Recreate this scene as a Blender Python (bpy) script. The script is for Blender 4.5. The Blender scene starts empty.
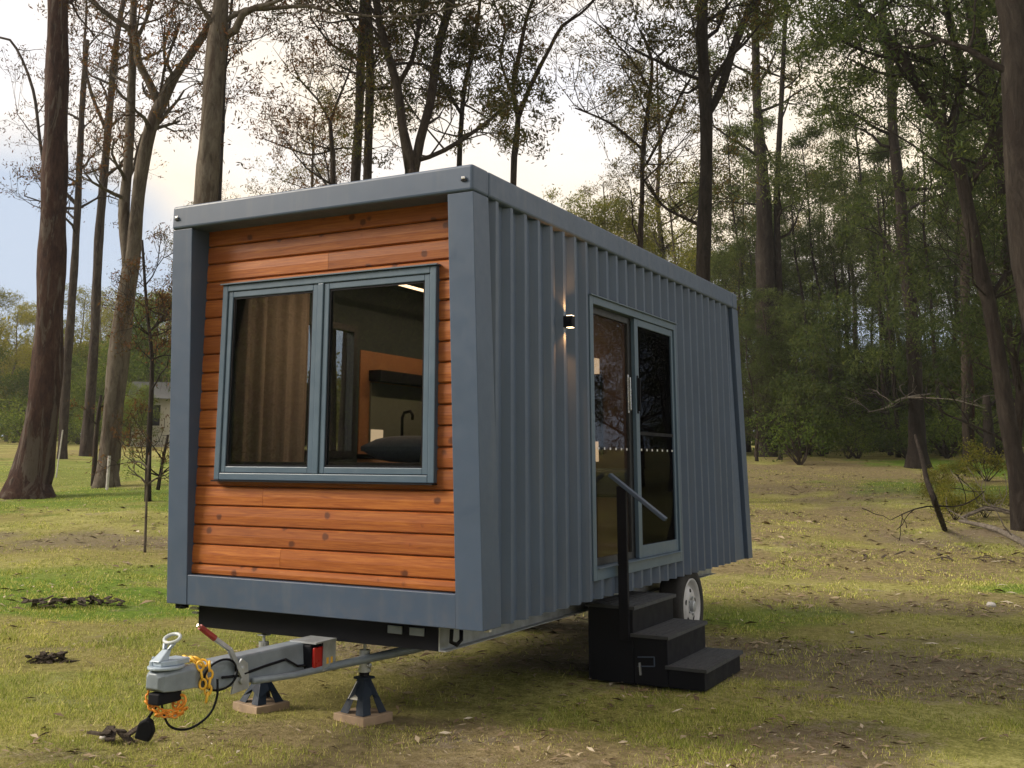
import bpy, bmesh, math, random
import numpy as np
from mathutils import Vector, Matrix, Euler
R=math.radians
HAZE=.0006
SC=bpy.context.scene; COL=SC.collection
rnd=random.Random(7); nr=np.random.default_rng(11)

# ------------------------------------------------------------------ camera
CAM=Vector((2.9272,-5.4039,0.8997)); PITCH,ROLL,YAW=0.1935,-0.0060,0.5087
FPX,PPX,PPY=1078.03,471.64,251.85
CM=(Matrix.Rotation(YAW,3,'Z')@Matrix.Rotation(PITCH,3,'X')@Matrix.Rotation(ROLL,3,'Y'))
FH=Vector((-math.sin(YAW),math.cos(YAW),0)); RH=Vector((math.cos(YAW),math.sin(YAW),0))
cd=bpy.data.cameras.new('camera'); cam=bpy.data.objects.new('camera',cd); COL.objects.link(cam)
cam.matrix_world=Matrix.Translation(CAM)@(CM@Matrix.Rotation(math.pi/2,3,'X')).to_4x4()
cd.sensor_width=36; cd.lens=FPX/1024*36; cd.shift_x=(512-PPX)/1024; cd.shift_y=(PPY-384)/1024
cd.clip_start=0.05; cd.clip_end=2000; SC.camera=cam

def terr(x,y):
    """ground height: flat round the house, rising gently towards the wood"""
    x=np.asarray(x,float); y=np.asarray(y,float)
    dx=x-CAM.x; dy=y-CAM.y
    d=dx*FH.x+dy*FH.y
    t=np.clip(d-9,0,None); s=np.where(t<6,t*t/12*0.060,(t-3)*0.060)
    s=np.where(t>38,35*0.060+ (t-38)*0.022,s)
    w=np.clip((np.hypot(x+1,y-2)-5)/8,0,1)
    und=0.05*np.sin(x*.33+1.1)*np.cos(y*.29)+0.03*np.sin(x*.9+y*.7)
    return -0.6+s+und*w
def tz(x,y): return float(terr(x,y))
def ray(u,v):
    d=CM@Vector(((u-PPX)/FPX,1,-(v-PPY)/FPX)); return d
def W(u,v,d):
    """world point that stands d metres ahead of the viewpoint in the direction (u, v)"""
    r=ray(u,v); return CAM+r*(d/(r.dot(FH)))
def G(u,d):
    p=W(u,463,d); return Vector((p.x,p.y,tz(p.x,p.y)))
def GP(u,v):
    """ground point seen at (u, v)"""
    r=ray(u,v); d=2.0
    while d<200:
        p=CAM+r*(d/(r.dot(FH)))
        if p.z<tz(p.x,p.y): return Vector((p.x,p.y,tz(p.x,p.y)))
        d+=0.04
    return G(u,60)

# ------------------------------------------------------------------ mesh helpers
def tag(o,label=None,cat=None,group=None,kind=None):
    for k,v in (('label',label),('category',cat),('group',group),('kind',kind)):
        if v: o[k]=v
    return o
def empty(name,loc,rz=0):
    o=bpy.data.objects.new(name,None); COL.objects.link(o); o.location=loc; o.rotation_euler[2]=rz
    o.empty_display_size=.2
    return o
def link(name,me,parent=None,mat=None,smooth=False,bevel=0,seg=2):
    o=bpy.data.objects.new(name,me); COL.objects.link(o)
    if mat: me.materials.append(mat)
    if smooth:
        me.polygons.foreach_set('use_smooth',[True]*len(me.polygons))
    if bevel:
        m=o.modifiers.new('bevel','BEVEL'); m.width=bevel; m.segments=seg; m.limit_method='ANGLE'; m.angle_limit=R(40)
    if parent: 
        o.parent=parent
        if parent.type=='EMPTY' or parent.parent is None:
            pass
    return o
class MB:
    def __init__(s): s.v=[]; s.f=[]
    def add(s,vs,fs):
        n=len(s.v); s.v+= [tuple(v) for v in vs]; s.f+=[tuple(i+n for i in f) for f in fs]; return s
    def hexa(s,c): # 8 corners: bottom 4 ccw, top 4 ccw
        return s.add(c,[(3,2,1,0),(4,5,6,7),(0,1,5,4),(1,2,6,5),(2,3,7,6),(3,0,4,7)])
    def box(s,x0,x1,y0,y1,z0,z1):
        return s.hexa([(x0,y0,z0),(x1,y0,z0),(x1,y1,z0),(x0,y1,z0),(x0,y0,z1),(x1,y0,z1),(x1,y1,z1),(x0,y1,z1)])
    def bar(s,a,b,w,h,up=(0,0,1)):
        a=Vector(a);b=Vector(b);d=(b-a).normalized();u=Vector(up)
        sd=d.cross(u)
        if sd.length<1e-3: sd=d.cross(Vector((1,0,0)))
        sd.normalize();u=sd.cross(d).normalized()
        sd*=w/2;u*=h/2
        return s.hexa([a-sd-u,a+sd-u,b+sd-u,b-sd-u,a-sd+u,a+sd+u,b+sd+u,b-sd+u])
    def prism(s,poly,axis,t0,t1):
        n=len(poly)
        def p(q,t):
            return {'x':(t,q[0],q[1]),'y':(q[0],t,q[1]),'z':(q[0],q[1],t)}[axis]
        return s.add([p(q,t0) for q in poly]+[p(q,t1) for q in poly],
            [tuple(range(n))[::-1],tuple(range(n,2*n))]+[(i,(i+1)%n,(i+1)%n+n,i+n) for i in range(n)])
    def tube(s,pts,rad,n=8,cap=True,jit=None):
        pts=[Vector(p) for p in pts]
        if not hasattr(rad,'__len__'): rad=[rad]*len(pts)
        base=len(s.v); ref=None
        for i,p in enumerate(pts):
            t=(pts[min(i+1,len(pts)-1)]-pts[max(i-1,0)])
            t=t.normalized() if t.length>1e-9 else Vector((0,0,1))
            if ref is None: ref=t.orthogonal().normalized()
            ref=(ref-t*ref.dot(t)); ref=ref.normalized() if ref.length>1e-6 else t.orthogonal().normalized()
            b=t.cross(ref)
            for k in range(n):
                a=2*math.pi*k/n; rr=rad[i]*(jit(i,k) if jit else 1)
                s.v.append(tuple(p+ref*math.cos(a)*rr+b*math.sin(a)*rr))
        for i in range(len(pts)-1):
            for k in range(n):
                a=base+i*n+k; b_=base+i*n+(k+1)%n
                s.f.append((a,b_,b_+n,a+n))
        if cap:
            s.f.append(tuple(base+k for k in range(n))[::-1]); s.f.append(tuple(base+(len(pts)-1)*n+k for k in range(n)))
        return s
    def ring(s,c,r0,r1,ax,h,n=32):
        """flat washer round axis ax"""
        ax=Vector(ax).normalized(); u=ax.orthogonal().normalized(); w=ax.cross(u); c=Vector(c)
        vs=[];fs=[]
        for k in range(n):
            a=2*math.pi*k/n; d=u*math.cos(a)+w*math.sin(a)
            vs+=[c+d*r0-ax*h/2,c+d*r1-ax*h/2,c+d*r1+ax*h/2,c+d*r0+ax*h/2]
        for k in range(n):
            a=4*k;b=4*((k+1)%n)
            for j in range(4): fs.append((a+j,a+(j+1)%4,b+(j+1)%4,b+j))
        return s.add(vs,fs)
    def lathe(s,c,ax,prof,n=32):
        ax=Vector(ax).normalized(); u=ax.orthogonal().normalized(); w=ax.cross(u); c=Vector(c); m=len(prof)
        vs=[];fs=[]
        for k in range(n):
            a=2*math.pi*k/n; d=u*math.cos(a)+w*math.sin(a)
            vs+=[c+d*r+ax*h for r,h in prof]
        for k in range(n):
            for j in range(m-1):
                a=k*m+j;b=((k+1)%n)*m+j
                fs.append((a,b,b+1,a+1))
        return s.add(vs,fs)
    def torus(s,c,R_,r,ax,sx=1,n=16,m=6,u=None):
        ax=Vector(ax).normalized(); u=Vector(u).normalized() if u else ax.orthogonal().normalized(); w=ax.cross(u); c=Vector(c)
        pts=[]
        base=len(s.v)
        for k in range(n):
            a=2*math.pi*k/n; d=(u*math.cos(a)*sx+w*math.sin(a)); dn=d.normalized(); p=c+d*R_
            for j in range(m):
                b=2*math.pi*j/m; s.v.append(tuple(p+dn*math.cos(b)*r+ax*math.sin(b)*r))
        for k in range(n):
            for j in range(m):
                s.f.append((base+k*m+j,base+((k+1)%n)*m+j,base+((k+1)%n)*m+(j+1)%m,base+k*m+(j+1)%m))
        return s
    def build(s,name,mat=None,parent=None,smooth=False,bevel=0,seg=2,off=None):
        me=bpy.data.meshes.new(name); vs=s.v
        if off is not None: vs=[(v[0]-off[0],v[1]-off[1],v[2]-off[2]) for v in vs]
        me.from_pydata(vs,[],s.f); me.update()
        bm=bmesh.new(); bm.from_mesh(me); bmesh.ops.recalc_face_normals(bm,faces=bm.faces); bm.to_mesh(me); bm.free()
        if smooth:
            try: 
                me.shade_auto=None
            except Exception: pass
        o=link(name,me,parent,mat,smooth,bevel,seg)
        return o
def np_mesh(name,v,k):
    """v: (n*k,3) vertices, each run of k is one face"""
    v=np.asarray(v,np.float32); n=len(v)//k
    me=bpy.data.meshes.new(name); me.vertices.add(len(v)); me.vertices.foreach_set('co',v.ravel())
    me.loops.add(len(v)); me.loops.foreach_set('vertex_index',np.arange(len(v),dtype=np.int32))
    me.polygons.add(n); me.polygons.foreach_set('loop_start',np.arange(0,n*k,k,dtype=np.int32))
    me.polygons.foreach_set('loop_total',np.full(n,k,dtype=np.int32))
    me.update(calc_edges=True); return me

# ------------------------------------------------------------------ materials
class NT:
    def __init__(s,name):
        s.m=bpy.data.materials.new(name); s.m.use_nodes=True; s.t=s.m.node_tree; s.t.nodes.clear()
        s.out=s.n('ShaderNodeOutputMaterial')
    def n(s,t,**k):
        nd=s.t.nodes.new(t)
        for a,b in k.items():
            if a.startswith('_'): setattr(nd,a[1:],b)
            else: nd.inputs[a.replace('__',' ')].default_value=b
        return nd
    def l(s,a,b): s.t.links.new(a,b)
    def noise(s,scale,detail=5,rough=.55,vec=None,stretch=None,dist=0):
        nd=s.n('ShaderNodeTexNoise'); nd.inputs['Scale'].default_value=scale; nd.inputs['Detail'].default_value=detail
        nd.inputs['Roughness'].default_value=rough; nd.inputs['Distortion'].default_value=dist
        if vec is None: vec=s.tc().outputs['Object']
        if stretch:
            mp=s.n('ShaderNodeMapping'); mp.inputs['Scale'].default_value=stretch; s.l(vec,mp.inputs[0]); vec=mp.outputs[0]
        s.l(vec,nd.inputs['Vector']); return nd.outputs['Fac']
    def tc(s):
        if not hasattr(s,'_tc'): s._tc=s.n('ShaderNodeTexCoord')
        return s._tc
    def ramp(s,fac,stops,interp='LINEAR'):
        r=s.n('ShaderNodeValToRGB'); cr=r.color_ramp; cr.interpolation=interp
        while len(cr.elements)<len(stops): cr.elements.new(.5)
        for e,(p,c) in zip(cr.elements,stops):
            e.position=p; e.color=(*c,1) if len(c)==3 else c
        s.l(fac,r.inputs[0]); return r.outputs[0]
    def mix(s,f,a,b,blend='MIX'):
        m=s.n('ShaderNodeMix'); m.data_type='RGBA'; m.blend_type=blend
        for sock,v in ((0,f),(6,a),(7,b)):
            if hasattr(v,'is_output') or isinstance(v,bpy.types.NodeSocket): s.l(v,m.inputs[sock])
            else: m.inputs[sock].default_value= v if sock==0 else ((*v,1) if len(v)==3 else v)
        return m.outputs[2]
    def math(s,op,a,b=0):
        m=s.n('ShaderNodeMath'); m.operation=op
        for i,v in enumerate((a,b)):
            if isinstance(v,bpy.types.NodeSocket): s.l(v,m.inputs[i])
            else: m.inputs[i].default_value=v
        return m.outputs[0]
    def bump(s,h,strength=.3,dist=.01):
        b=s.n('ShaderNodeBump'); b.inputs['Strength'].default_value=strength; b.inputs['Distance'].default_value=dist; s.l(h,b.inputs['Height']); return b.outputs[0]
    def pbsdf(s,col,rough=.6,metal=0,nrm=None,spec=.5,**k):
        p=s.n('ShaderNodeBsdfPrincipled')
        if isinstance(col,bpy.types.NodeSocket): s.l(col,p.inputs['Base Color'])
        else: p.inputs['Base Color'].default_value=(*col,1)
        if isinstance(rough,bpy.types.NodeSocket): s.l(rough,p.inputs['Roughness'])
        else: p.inputs['Roughness'].default_value=rough
        p.inputs['Metallic'].default_value=metal; p.inputs['Specular IOR Level'].default_value=spec
        if nrm: s.l(nrm,p.inputs['Normal'])
        for a,b in k.items(): p.inputs[a.replace('__',' ')].default_value=b
        return p.outputs[0]
    def done(s,sh): s.l(sh,s.out.inputs[0]); return s.m

def paint(name,col,rough=.5,var=.12,metal=0,scale=3,bump=.05,spec=.5):
    t=NT(name); f=t.noise(scale,6,.6); c2=tuple(c*(1-var) for c in col); c3=tuple(min(1,c*(1+var)) for c in col)
    c=t.ramp(f,[(.3,c2),(.7,c3)]); rg=t.ramp(t.noise(scale*4,4),[(.3,(rough*.85,)*3),(.7,(min(1,rough*1.15),)*3)])
    return t.done(t.pbsdf(c,rg,metal,t.bump(t.noise(60,3),bump,.002),spec))
M={}
M['steel']=None
def steel_mat(name,col):
    t=NT(name); ob=t.tc().outputs['Object']; f=t.noise(2.2,6,.6,ob); st=t.noise(7,6,.65,ob,(1,1,.06),.2); dr=t.noise(11,7,.7,ob)
    sx=t.n('ShaderNodeSeparateXYZ'); t.l(ob,sx.inputs[0])
    c=t.ramp(f,[(.3,tuple(q*.92 for q in col)),(.7,tuple(q*1.07 for q in col))])
    c=t.mix(t.math('MULTIPLY',t.ramp(st,[(.52,(0,0,0)),(.72,(1,1,1))]),.16),c,(.20,.21,.21))
    low=t.ramp(sx.outputs[2],[(.0,(1,1,1)),(.35,(0,0,0))])   # dust thrown up on the lowest panels
    c=t.mix(t.math('MULTIPLY',t.math('MULTIPLY',low,t.ramp(dr,[(.45,(0,0,0)),(.65,(1,1,1))])),.14),c,(.17,.14,.11))
    wav=t.noise(1.6,2,.5,ob)
    return t.done(t.pbsdf(c,t.ramp(dr,[(.3,(.36,)*3),(.7,(.52,)*3)]),0,t.bump(wav,.10,.03),.5))
M['steel']=steel_mat('blue_grey_paint',(.058,.090,.152))
M['steel_dark']=paint('dark_trim_paint',(.02,.023,.028),.5)
M['black']=paint('black_paint',(.005,.006,.010),.6,.3,spec=.15)
M['galv']=paint('galvanised_steel',(.42,.45,.48),.45,.25,.55,12)
M['hitch']=paint('grey_hitch_paint',(.22,.265,.315),.45,.2,.1,9)
M['hitch_blue']=paint('pale_blue_cast_metal',(.36,.44,.53),.4,.12,.1,9)
M['navy']=paint('dark_blue_paint',(.012,.022,.040),.6,.25,0,8,spec=.2)
M['rubber']=paint('tyre_rubber',(.012,.012,.013),.8,.2,0,20)
M['white']=paint('white_wheel_paint',(.45,.46,.48),.4,.08,0,9)
M['paper']=paint('sticker_paper',(.75,.74,.70),.6,.06)
M['red']=paint('red_plastic',(.42,.015,.012),.3,.15)
M['redgrip']=paint('worn_red_grip',(.28,.03,.03),.5,.25,0,20)
M['yellow']=paint('yellow_chain_paint',(.85,.50,.05),.4,.15,0,30)
M['orange']=paint('orange_chain_paint',(.80,.30,.03),.4,.25,0,30)
M['ply']=paint('weathered_ply',(.30,.22,.15),.8,.3,0,10,.3)
M['tread']=paint('dark_grip_tread',(.035,.040,.048),.6,.3,0,14,.3)
M['chrome']=paint('bright_metal',(.7,.7,.7),.25,.05,.9)
M['inner']=paint('interior_panel',(.045,.06,.06),.7,.1,spec=.2)
M['innerwood']=paint('interior_orange_wood',(.33,.15,.06),.5,.2,0,2)
M['innerbrown']=paint('interior_brown_wood',(.075,.037,.020),.45,.2,0,2)
M['ceil']=paint('interior_dark_ceiling',(.02,.04,.05),.6,.1)
M['fabric']=paint('curtain_fabric',(.42,.355,.30),.95,.1,0,30,.3)
M['bedding']=paint('dark_blue_bedding',(.03,.04,.06),.95,.2,0,30,.3)
M['pillow']=paint('grey_pillow_fabric',(.20,.22,.27),.95,.1,0,30,.3)
M['cream']=paint('cream_weatherboard',(.45,.43,.38),.7,.08,0,2)
M['roofgrey']=paint('far_roof_metal',(.09,.095,.10),.6,.1,0,2)
M['stone']=paint('pale_stone',(.52,.50,.48),.85,.2,0,12,.5)
M['greenpanel']=paint('grey_green_panel',(.16,.18,.14),.5,.1)

def wood_mat():
    t=NT('stained_pine_boards'); geo=t.n('ShaderNodeNewGeometry'); rn=geo.outputs['Random Per Island']
    ob=t.tc().outputs['Object']
    cmb=t.n('ShaderNodeCombineXYZ'); t.l(t.math('MULTIPLY',rn,37.0),cmb.inputs[0]); t.l(t.math('MULTIPLY',rn,91.0),cmb.inputs[2])
    va=t.n('ShaderNodeVectorMath'); va.operation='ADD'; t.l(ob,va.inputs[0]); t.l(cmb.outputs[0],va.inputs[1]); v=va.outputs[0]
    gr=t.noise(9,8,.62,v,(.35,1,6),1.2); fine=t.noise(40,6,.6,v,(.12,1,5),.4)
    gr2=t.noise(22,8,.7,v,(.10,1,7),1.0); gr=t.math('ADD',t.math('MULTIPLY',gr,.55),t.math('MULTIPLY',gr2,.45))
    base=t.ramp(gr,[(.36,(.20,.048,.010)),(.5,(.33,.098,.019)),(.64,(.46,.165,.035))])
    tone=t.ramp(rn,[(0,(.74,.70,.65)),(.5,(.98,.96,.93)),(1,(1.13,1.15,1.12))])
    c=t.mix(1,base,tone,'MULTIPLY')
    c=t.mix(t.math('MULTIPLY',t.ramp(fine,[(.5,(0,0,0)),(.75,(1,1,1))]),.35),c,(.22,.055,.016))
    # knots
    vo=t.n('ShaderNodeTexVoronoi'); vo.inputs['Scale'].default_value=1; vo.inputs['Randomness'].default_value=1
    mp=t.n('ShaderNodeMapping'); mp.inputs['Scale'].default_value=(6.0,0.01,7.0); t.l(v,mp.inputs[0]); t.l(mp.outputs[0],vo.inputs['Vector'])
    sc_=t.n('ShaderNodeSeparateColor'); t.l(vo.outputs['Color'],sc_.inputs[0])
    dd=t.math('ADD',vo.outputs['Distance'],t.math('ADD',t.math('MULTIPLY',t.noise(38,5,.7,v,(1,1,.5)),.17),t.math('MULTIPLY',t.math('GREATER_THAN',sc_.outputs[0],.97),1.0)))
    kn=t.ramp(dd,[(.19,(1,1,1)),(.27,(.0,.0,.0))])
    halo=t.ramp(dd,[(.2,(1,1,1)),(.48,(0,0,0))])
    c=t.mix(t.math('MULTIPLY',halo,.35),c,(.30,.075,.02))
    c=t.mix(t.math('MULTIPLY',kn,.85),c,(.075,.02,.008))
    return t.done(t.pbsdf(c,.5,0,t.bump(fine,.25,.003),.4))
M['wood']=wood_mat()

def bark_mat(name,cols,streak=None,scale=1.0):
    t=NT(name); ob=t.tc().outputs['Object']
    a=t.noise(9*scale,9,.72,ob,(1,1,.30),.9); b=t.noise(1.6*scale,6,.65,ob,(1,1,.5),1.5)
    f=t.math('ADD',t.math('MULTIPLY',a,.6),t.math('MULTIPLY',b,.4))
    n=len(cols); c=t.ramp(f,[(.36+.28*i/(n-1),cc) for i,cc in enumerate(cols)])
    if streak:
        s=t.ramp(t.noise(2.6*scale,7,.7,ob,(1.5,1.5,.22),.8),[(.53,(0,0,0)),(.58,(1,1,1))]); c=t.mix(t.math('MULTIPLY',s,.75),c,streak)
    return t.done(t.pbsdf(c,.9,0,t.bump(a,1,.07),.2))
M['bark_pale']=bark_mat('smooth_pale_gum_bark',[(0.049,0.038,0.030),(0.103,0.084,0.065),(0.146,0.124,0.098),(0.184,0.162,0.135)],(0.054,0.035,0.024))
M['bark_red']=bark_mat('peeling_red_gum_bark',[(.012,.007,.006),(.036,.016,.012),(.060,.030,.021),(.085,.058,.046)],(.12,.10,.085))
M['bark_dark']=bark_mat('rough_dark_bark',[(0.010,0.007,0.006),(0.021,0.016,0.013),(0.034,0.027,0.022),(0.056,0.046,0.038)],(0.016,0.011,0.009))
M['bark_brown']=bark_mat('brown_grey_bark',[(0.017,0.012,0.008),(0.039,0.028,0.022),(0.061,0.047,0.037),(0.082,0.069,0.056)],(0.022,0.013,0.010))
M['dead']=bark_mat('bleached_dead_wood',[(.10,.085,.07),(.19,.165,.14),(.29,.26,.22)],None,3)
def leaf_mat(name,cols,trans=.55):
    t=NT(name); geo=t.n('ShaderNodeNewGeometry'); oi=t.n('ShaderNodeObjectInfo')
    c=t.ramp(geo.outputs['Random Per Island'],[(i/(len(cols)-1),cc) for i,cc in enumerate(cols)])
    big=t.noise(.45,3,.6,geo.outputs['Position']); c=t.mix(.7,c,t.ramp(big,[(.35,(.6,.62,.6)),(.65,(1.35,1.3,1.1))]),'MULTIPLY')
    c=t.mix(1,c,t.ramp(oi.outputs['Random'],[(0,(.8,.85,.85)),(1,(1.2,1.12,1.0))]),'MULTIPLY')
    d=t.n('ShaderNodeBsdfDiffuse'); tr=t.n('ShaderNodeBsdfTranslucent'); t.l(c,d.inputs[0]); 
    c2=t.mix(1,c,(1.4,1.25,.7),'MULTIPLY'); t.l(c2,tr.inputs[0])
    m=t.n('ShaderNodeMixShader'); m.inputs[0].default_value=trans; t.l(d.outputs[0],m.inputs[1]); t.l(tr.outputs[0],m.inputs[2])
    return t.done(m.outputs[0])
M['leaf_gum']=leaf_mat('gum_leaves',[(.05,.06,.025),(.08,.09,.036),(.13,.12,.05),(.15,.10,.055)])
M['leaf_rust']=leaf_mat('rusty_gum_leaves',[(.05,.045,.02),(.09,.065,.035),(.13,.07,.045),(.10,.045,.035)])
M['leaf_green']=leaf_mat('deep_green_needles',[(.042,.066,.034),(.070,.104,.050),(.112,.145,.072)])
M['leaf_yellow']=leaf_mat('yellow_green_leaves',[(.10,.12,.03),(.17,.19,.05),(.26,.25,.08)])
M['leaf_bush']=leaf_mat('bush_leaves',[(.05,.085,.027),(.09,.14,.045),(.14,.19,.06)])
def glass_mat(name,tint,f0=.05,boost=1.0):
    t=NT(name); tr=t.n('ShaderNodeBsdfTransparent'); tr.inputs[0].default_value=(*tint,1)
    gl=t.n('ShaderNodeBsdfGlossy'); gl.inputs['Roughness'].default_value=.004; gl.inputs[0].default_value=(.95,.97,1,1)
    fr=t.n('ShaderNodeFresnel'); fr.inputs[0].default_value=1.5
    f=t.math('MULTIPLY',fr.outputs[0],boost)
    t.l(t.bump(t.noise(1.1,2),.02,.02),gl.inputs['Normal'])
    m=t.n('ShaderNodeMixShader'); t.l(f,m.inputs[0]); t.l(tr.outputs[0],m.inputs[1]); t.l(gl.outputs[0],m.inputs[2])
    return t.done(m.outputs[0])
M['glass']=glass_mat('window_glass',(.74,.76,.75),boost=1.25)
M['glass_dark']=glass_mat('tinted_screen_glass',(.10,.12,.17),boost=.15)
M['glass_door']=glass_mat('door_glass',(.75,.75,.75),boost=.13)
def emit(name,col,st):
    t=NT(name); e=t.n('ShaderNodeEmission'); e.inputs[0].default_value=(*col,1); e.inputs[1].default_value=st; return t.done(e.outputs[0])
M['led']=emit('warm_led',(1,.62,.36),3.0)
M['lampglow']=emit('warm_lamp_lens',(1,.72,.42),4.0)
M['inner_glow']=emit('warm_inner_glow',(1,.70,.42),.55)
M['dots']=paint('white_glass_dots',(.6,.6,.6),.5)

# ------------------------------------------------------------------ ground
def vnoise(x,y,s,seed=0):
    x=np.asarray(x)/s+seed*17.3; y=np.asarray(y)/s-seed*9.1
    xi=np.floor(x).astype(np.int64); yi=np.floor(y).astype(np.int64); fx=x-xi; fy=y-yi
    def h(a,b):
        n=(a*374761393+b*668265263+seed*1442695)&0xffffffff; n=((n^(n>>13))*1274126177)&0xffffffff
        return ((n^(n>>16))&0xffff)/65535.
    fx=fx*fx*(3-2*fx); fy=fy*fy*(3-2*fy)
    return (h(xi,yi)*(1-fx)+h(xi+1,yi)*fx)*(1-fy)+(h(xi,yi+1)*(1-fx)+h(xi+1,yi+1)*fx)*fy
def fbm(x,y,s,seed=0,o=4):
    r=0;a=1;t=0
    for i in range(o): r=r+a*vnoise(x,y,s/2**i,seed+i); t+=a; a*=.55
    return r/t
# patches: (u, v) of the patch centre on the ground, half length along / across the view in metres, weight
def patch(x,y,lst):
    m=np.zeros_like(np.asarray(x,float))
    for (u,v,a,b,w) in lst:
        p=GP(u,v); dx=x-p.x; dy=y-p.y; r=dx*RH.x+dy*RH.y; f=dx*FH.x+dy*FH.y
        q=(r/a)**2+(f/b)**2
        q=q+ (fbm(x,y,1.0,5)-.5)*3.4
        m=np.maximum(m,w*np.clip(1.5-q,0,1))
    return m
DIRT=[(800,668,1.7,.95,1.1),(900,690,1.2,.6,.9),(830,605,1.5,.5,.4),(940,640,.8,.4,.6),(760,650,.9,.6,.8),(300,540,.1,.1,0),(90,538,4.5,.9,.85),(40,545,3,.7,.6),(960,610,1.0,.6,.6),
      (860,740,.5,.35,.7),(820,768,.5,.4,.5),(985,540,2.0,1.4,.8),(840,490,5,2.2,.45),(900,500,4,1.5,.5),(60,650,.35,.15,.6),(50,760,.4,.12,.6),
      (620,640,1.2,1.6,.9),(500,650,1.5,1.2,.8),(560,768,.8,.25,.4),(70,700,.6,.12,.35),(430,610,1.2,1.2,.6)]
LUSH=[(20,600,3.2,1.5,1.1),(60,575,2.5,.8,.6),(160,640,1.2,.6,.35),(40,690,1.5,.5,.35),(110,595,1.8,.6,.7),(840,560,2,.6,.15),(720,615,1.3,1.0,.6),(1015,590,.8,.5,.9),(900,545,2,.6,.15),(960,490,3,3,.7),(60,500,8,3,.7),(100,470,12,6,.5),(1000,470,4,5,.8)]
STRAW=[(840,560,4,2.2,.8),(900,600,2.5,1.2,.6),(800,475,9,7,1),(880,520,4,2,.6),(760,520,4,2.5,.8),(560,755,1.6,.6,.8),(430,740,1.5,.5,.7),(300,740,1.6,.3,.3)]
def masks(x,y):
    return patch(x,y,DIRT),patch(x,y,LUSH),patch(x,y,STRAW)
def make_ground():
    def axis(n,near,far,c):
        t=np.linspace(-1,1,n); s=np.sinh(t*5.2)/np.sinh(5.2); return c+ s*far
    xs=axis(420,0,420,0.); ys=axis(420,0,420,3.)
    X,Y=np.meshgrid(xs,ys); Z=terr(X,Y)+(fbm(X,Y,.5,9,3)-.5)*.035+(fbm(X,Y,2.2,3,3)-.5)*.05
    n,m=X.shape
    me=bpy.data.meshes.new('ground'); co=np.stack([X,Y,Z],-1).reshape(-1,3).astype(np.float32)
    idx=np.arange(n*m).reshape(n,m); q=np.stack([idx[:-1,:-1],idx[:-1,1:],idx[1:,1:],idx[1:,:-1]],-1).reshape(-1,4).astype(np.int32)
    me.vertices.add(n*m); me.vertices.foreach_set('co',co.ravel()); me.loops.add(q.size); me.loops.foreach_set('vertex_index',q.ravel())
    me.polygons.add(len(q)); me.polygons.foreach_set('loop_start',np.arange(0,q.size,4,dtype=np.int32)); me.polygons.foreach_set('loop_total',np.full(len(q),4,dtype=np.int32)); me.update(calc_edges=True)
    me.polygons.foreach_set('use_smooth',[True]*len(q))
    d,l,s=masks(X,Y); at=me.color_attributes.new('patches','FLOAT_COLOR','POINT')
    at.data.foreach_set('color',np.stack([d,l,s,np.ones_like(d)],-1).reshape(-1).astype(np.float32))
    t=NT('grass_and_dirt'); pos=t.tc().outputs['Object']; a=t.n('ShaderNodeVertexColor'); a.layer_name='patches'
    sp=t.n('ShaderNodeSeparateColor'); t.l(a.outputs[0],sp.inputs[0])
    n1=t.noise(1.1,8,.65,pos); n2=t.noise(14,6,.7,pos); n3=t.noise(55,4,.7,pos); n4=t.noise(.28,4,.6,pos)
    g=t.ramp(t.math('ADD',t.math('MULTIPLY',n1,.3),t.math('ADD',t.math('MULTIPLY',n2,.35),t.math('MULTIPLY',n3,.35))),[(.40,(.12,.125,.034)),(.49,(.29,.29,.085)),(.58,(.52,.50,.20))])
    g=t.mix(t.ramp(n4,[(.42,(0,0,0)),(.62,(.6,.6,.6))]),g,(.22,.17,.07))
    lush=t.ramp(n2,[(.35,(.075,.14,.018)),(.65,(.20,.30,.04))])
    straw=t.ramp(n2,[(.35,(.15,.12,.06)),(.65,(.34,.28,.15))])
    dirt=t.ramp(t.math('ADD',t.math('MULTIPLY',n2,.6),t.math('MULTIPLY',n3,.4)),[(.36,(.11,.085,.062)),(.5,(.19,.155,.115)),(.64,(.30,.25,.20))])
    brk=t.math('MULTIPLY',t.math('SUBTRACT',n2,.5),1.6)
    def k(ch): return t.ramp(t.math('ADD',sp.outputs[ch],t.math('MULTIPLY',brk,.5)),[(.18,(0,0,0)),(.75,(1,1,1))])
    c=t.mix(k(2),g,straw); c=t.mix(k(1),c,lush)
    sm=t.ramp(t.math('ADD',n1,t.math('MULTIPLY',brk,.18)),[(.60,(0,0,0)),(.68,(.8,.8,.8))]); c=t.mix(sm,c,dirt)
    c=t.mix(t.math('MULTIPLY',t.ramp(t.math('ADD',sp.outputs[0],t.math('MULTIPLY',brk,1.3)),[(.25,(0,0,0)),(.95,(1,1,1))]),.85),c,dirt)
    h=t.math('ADD',t.math('MULTIPLY',n2,.7),t.math('MULTIPLY',n3,.5))
    me.materials.append(t.done(t.pbsdf(c,.95,0,t.bump(h,1,.05),.1)))
    o=link('ground',me); tag(o,kind='structure'); return o
make_ground()

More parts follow.
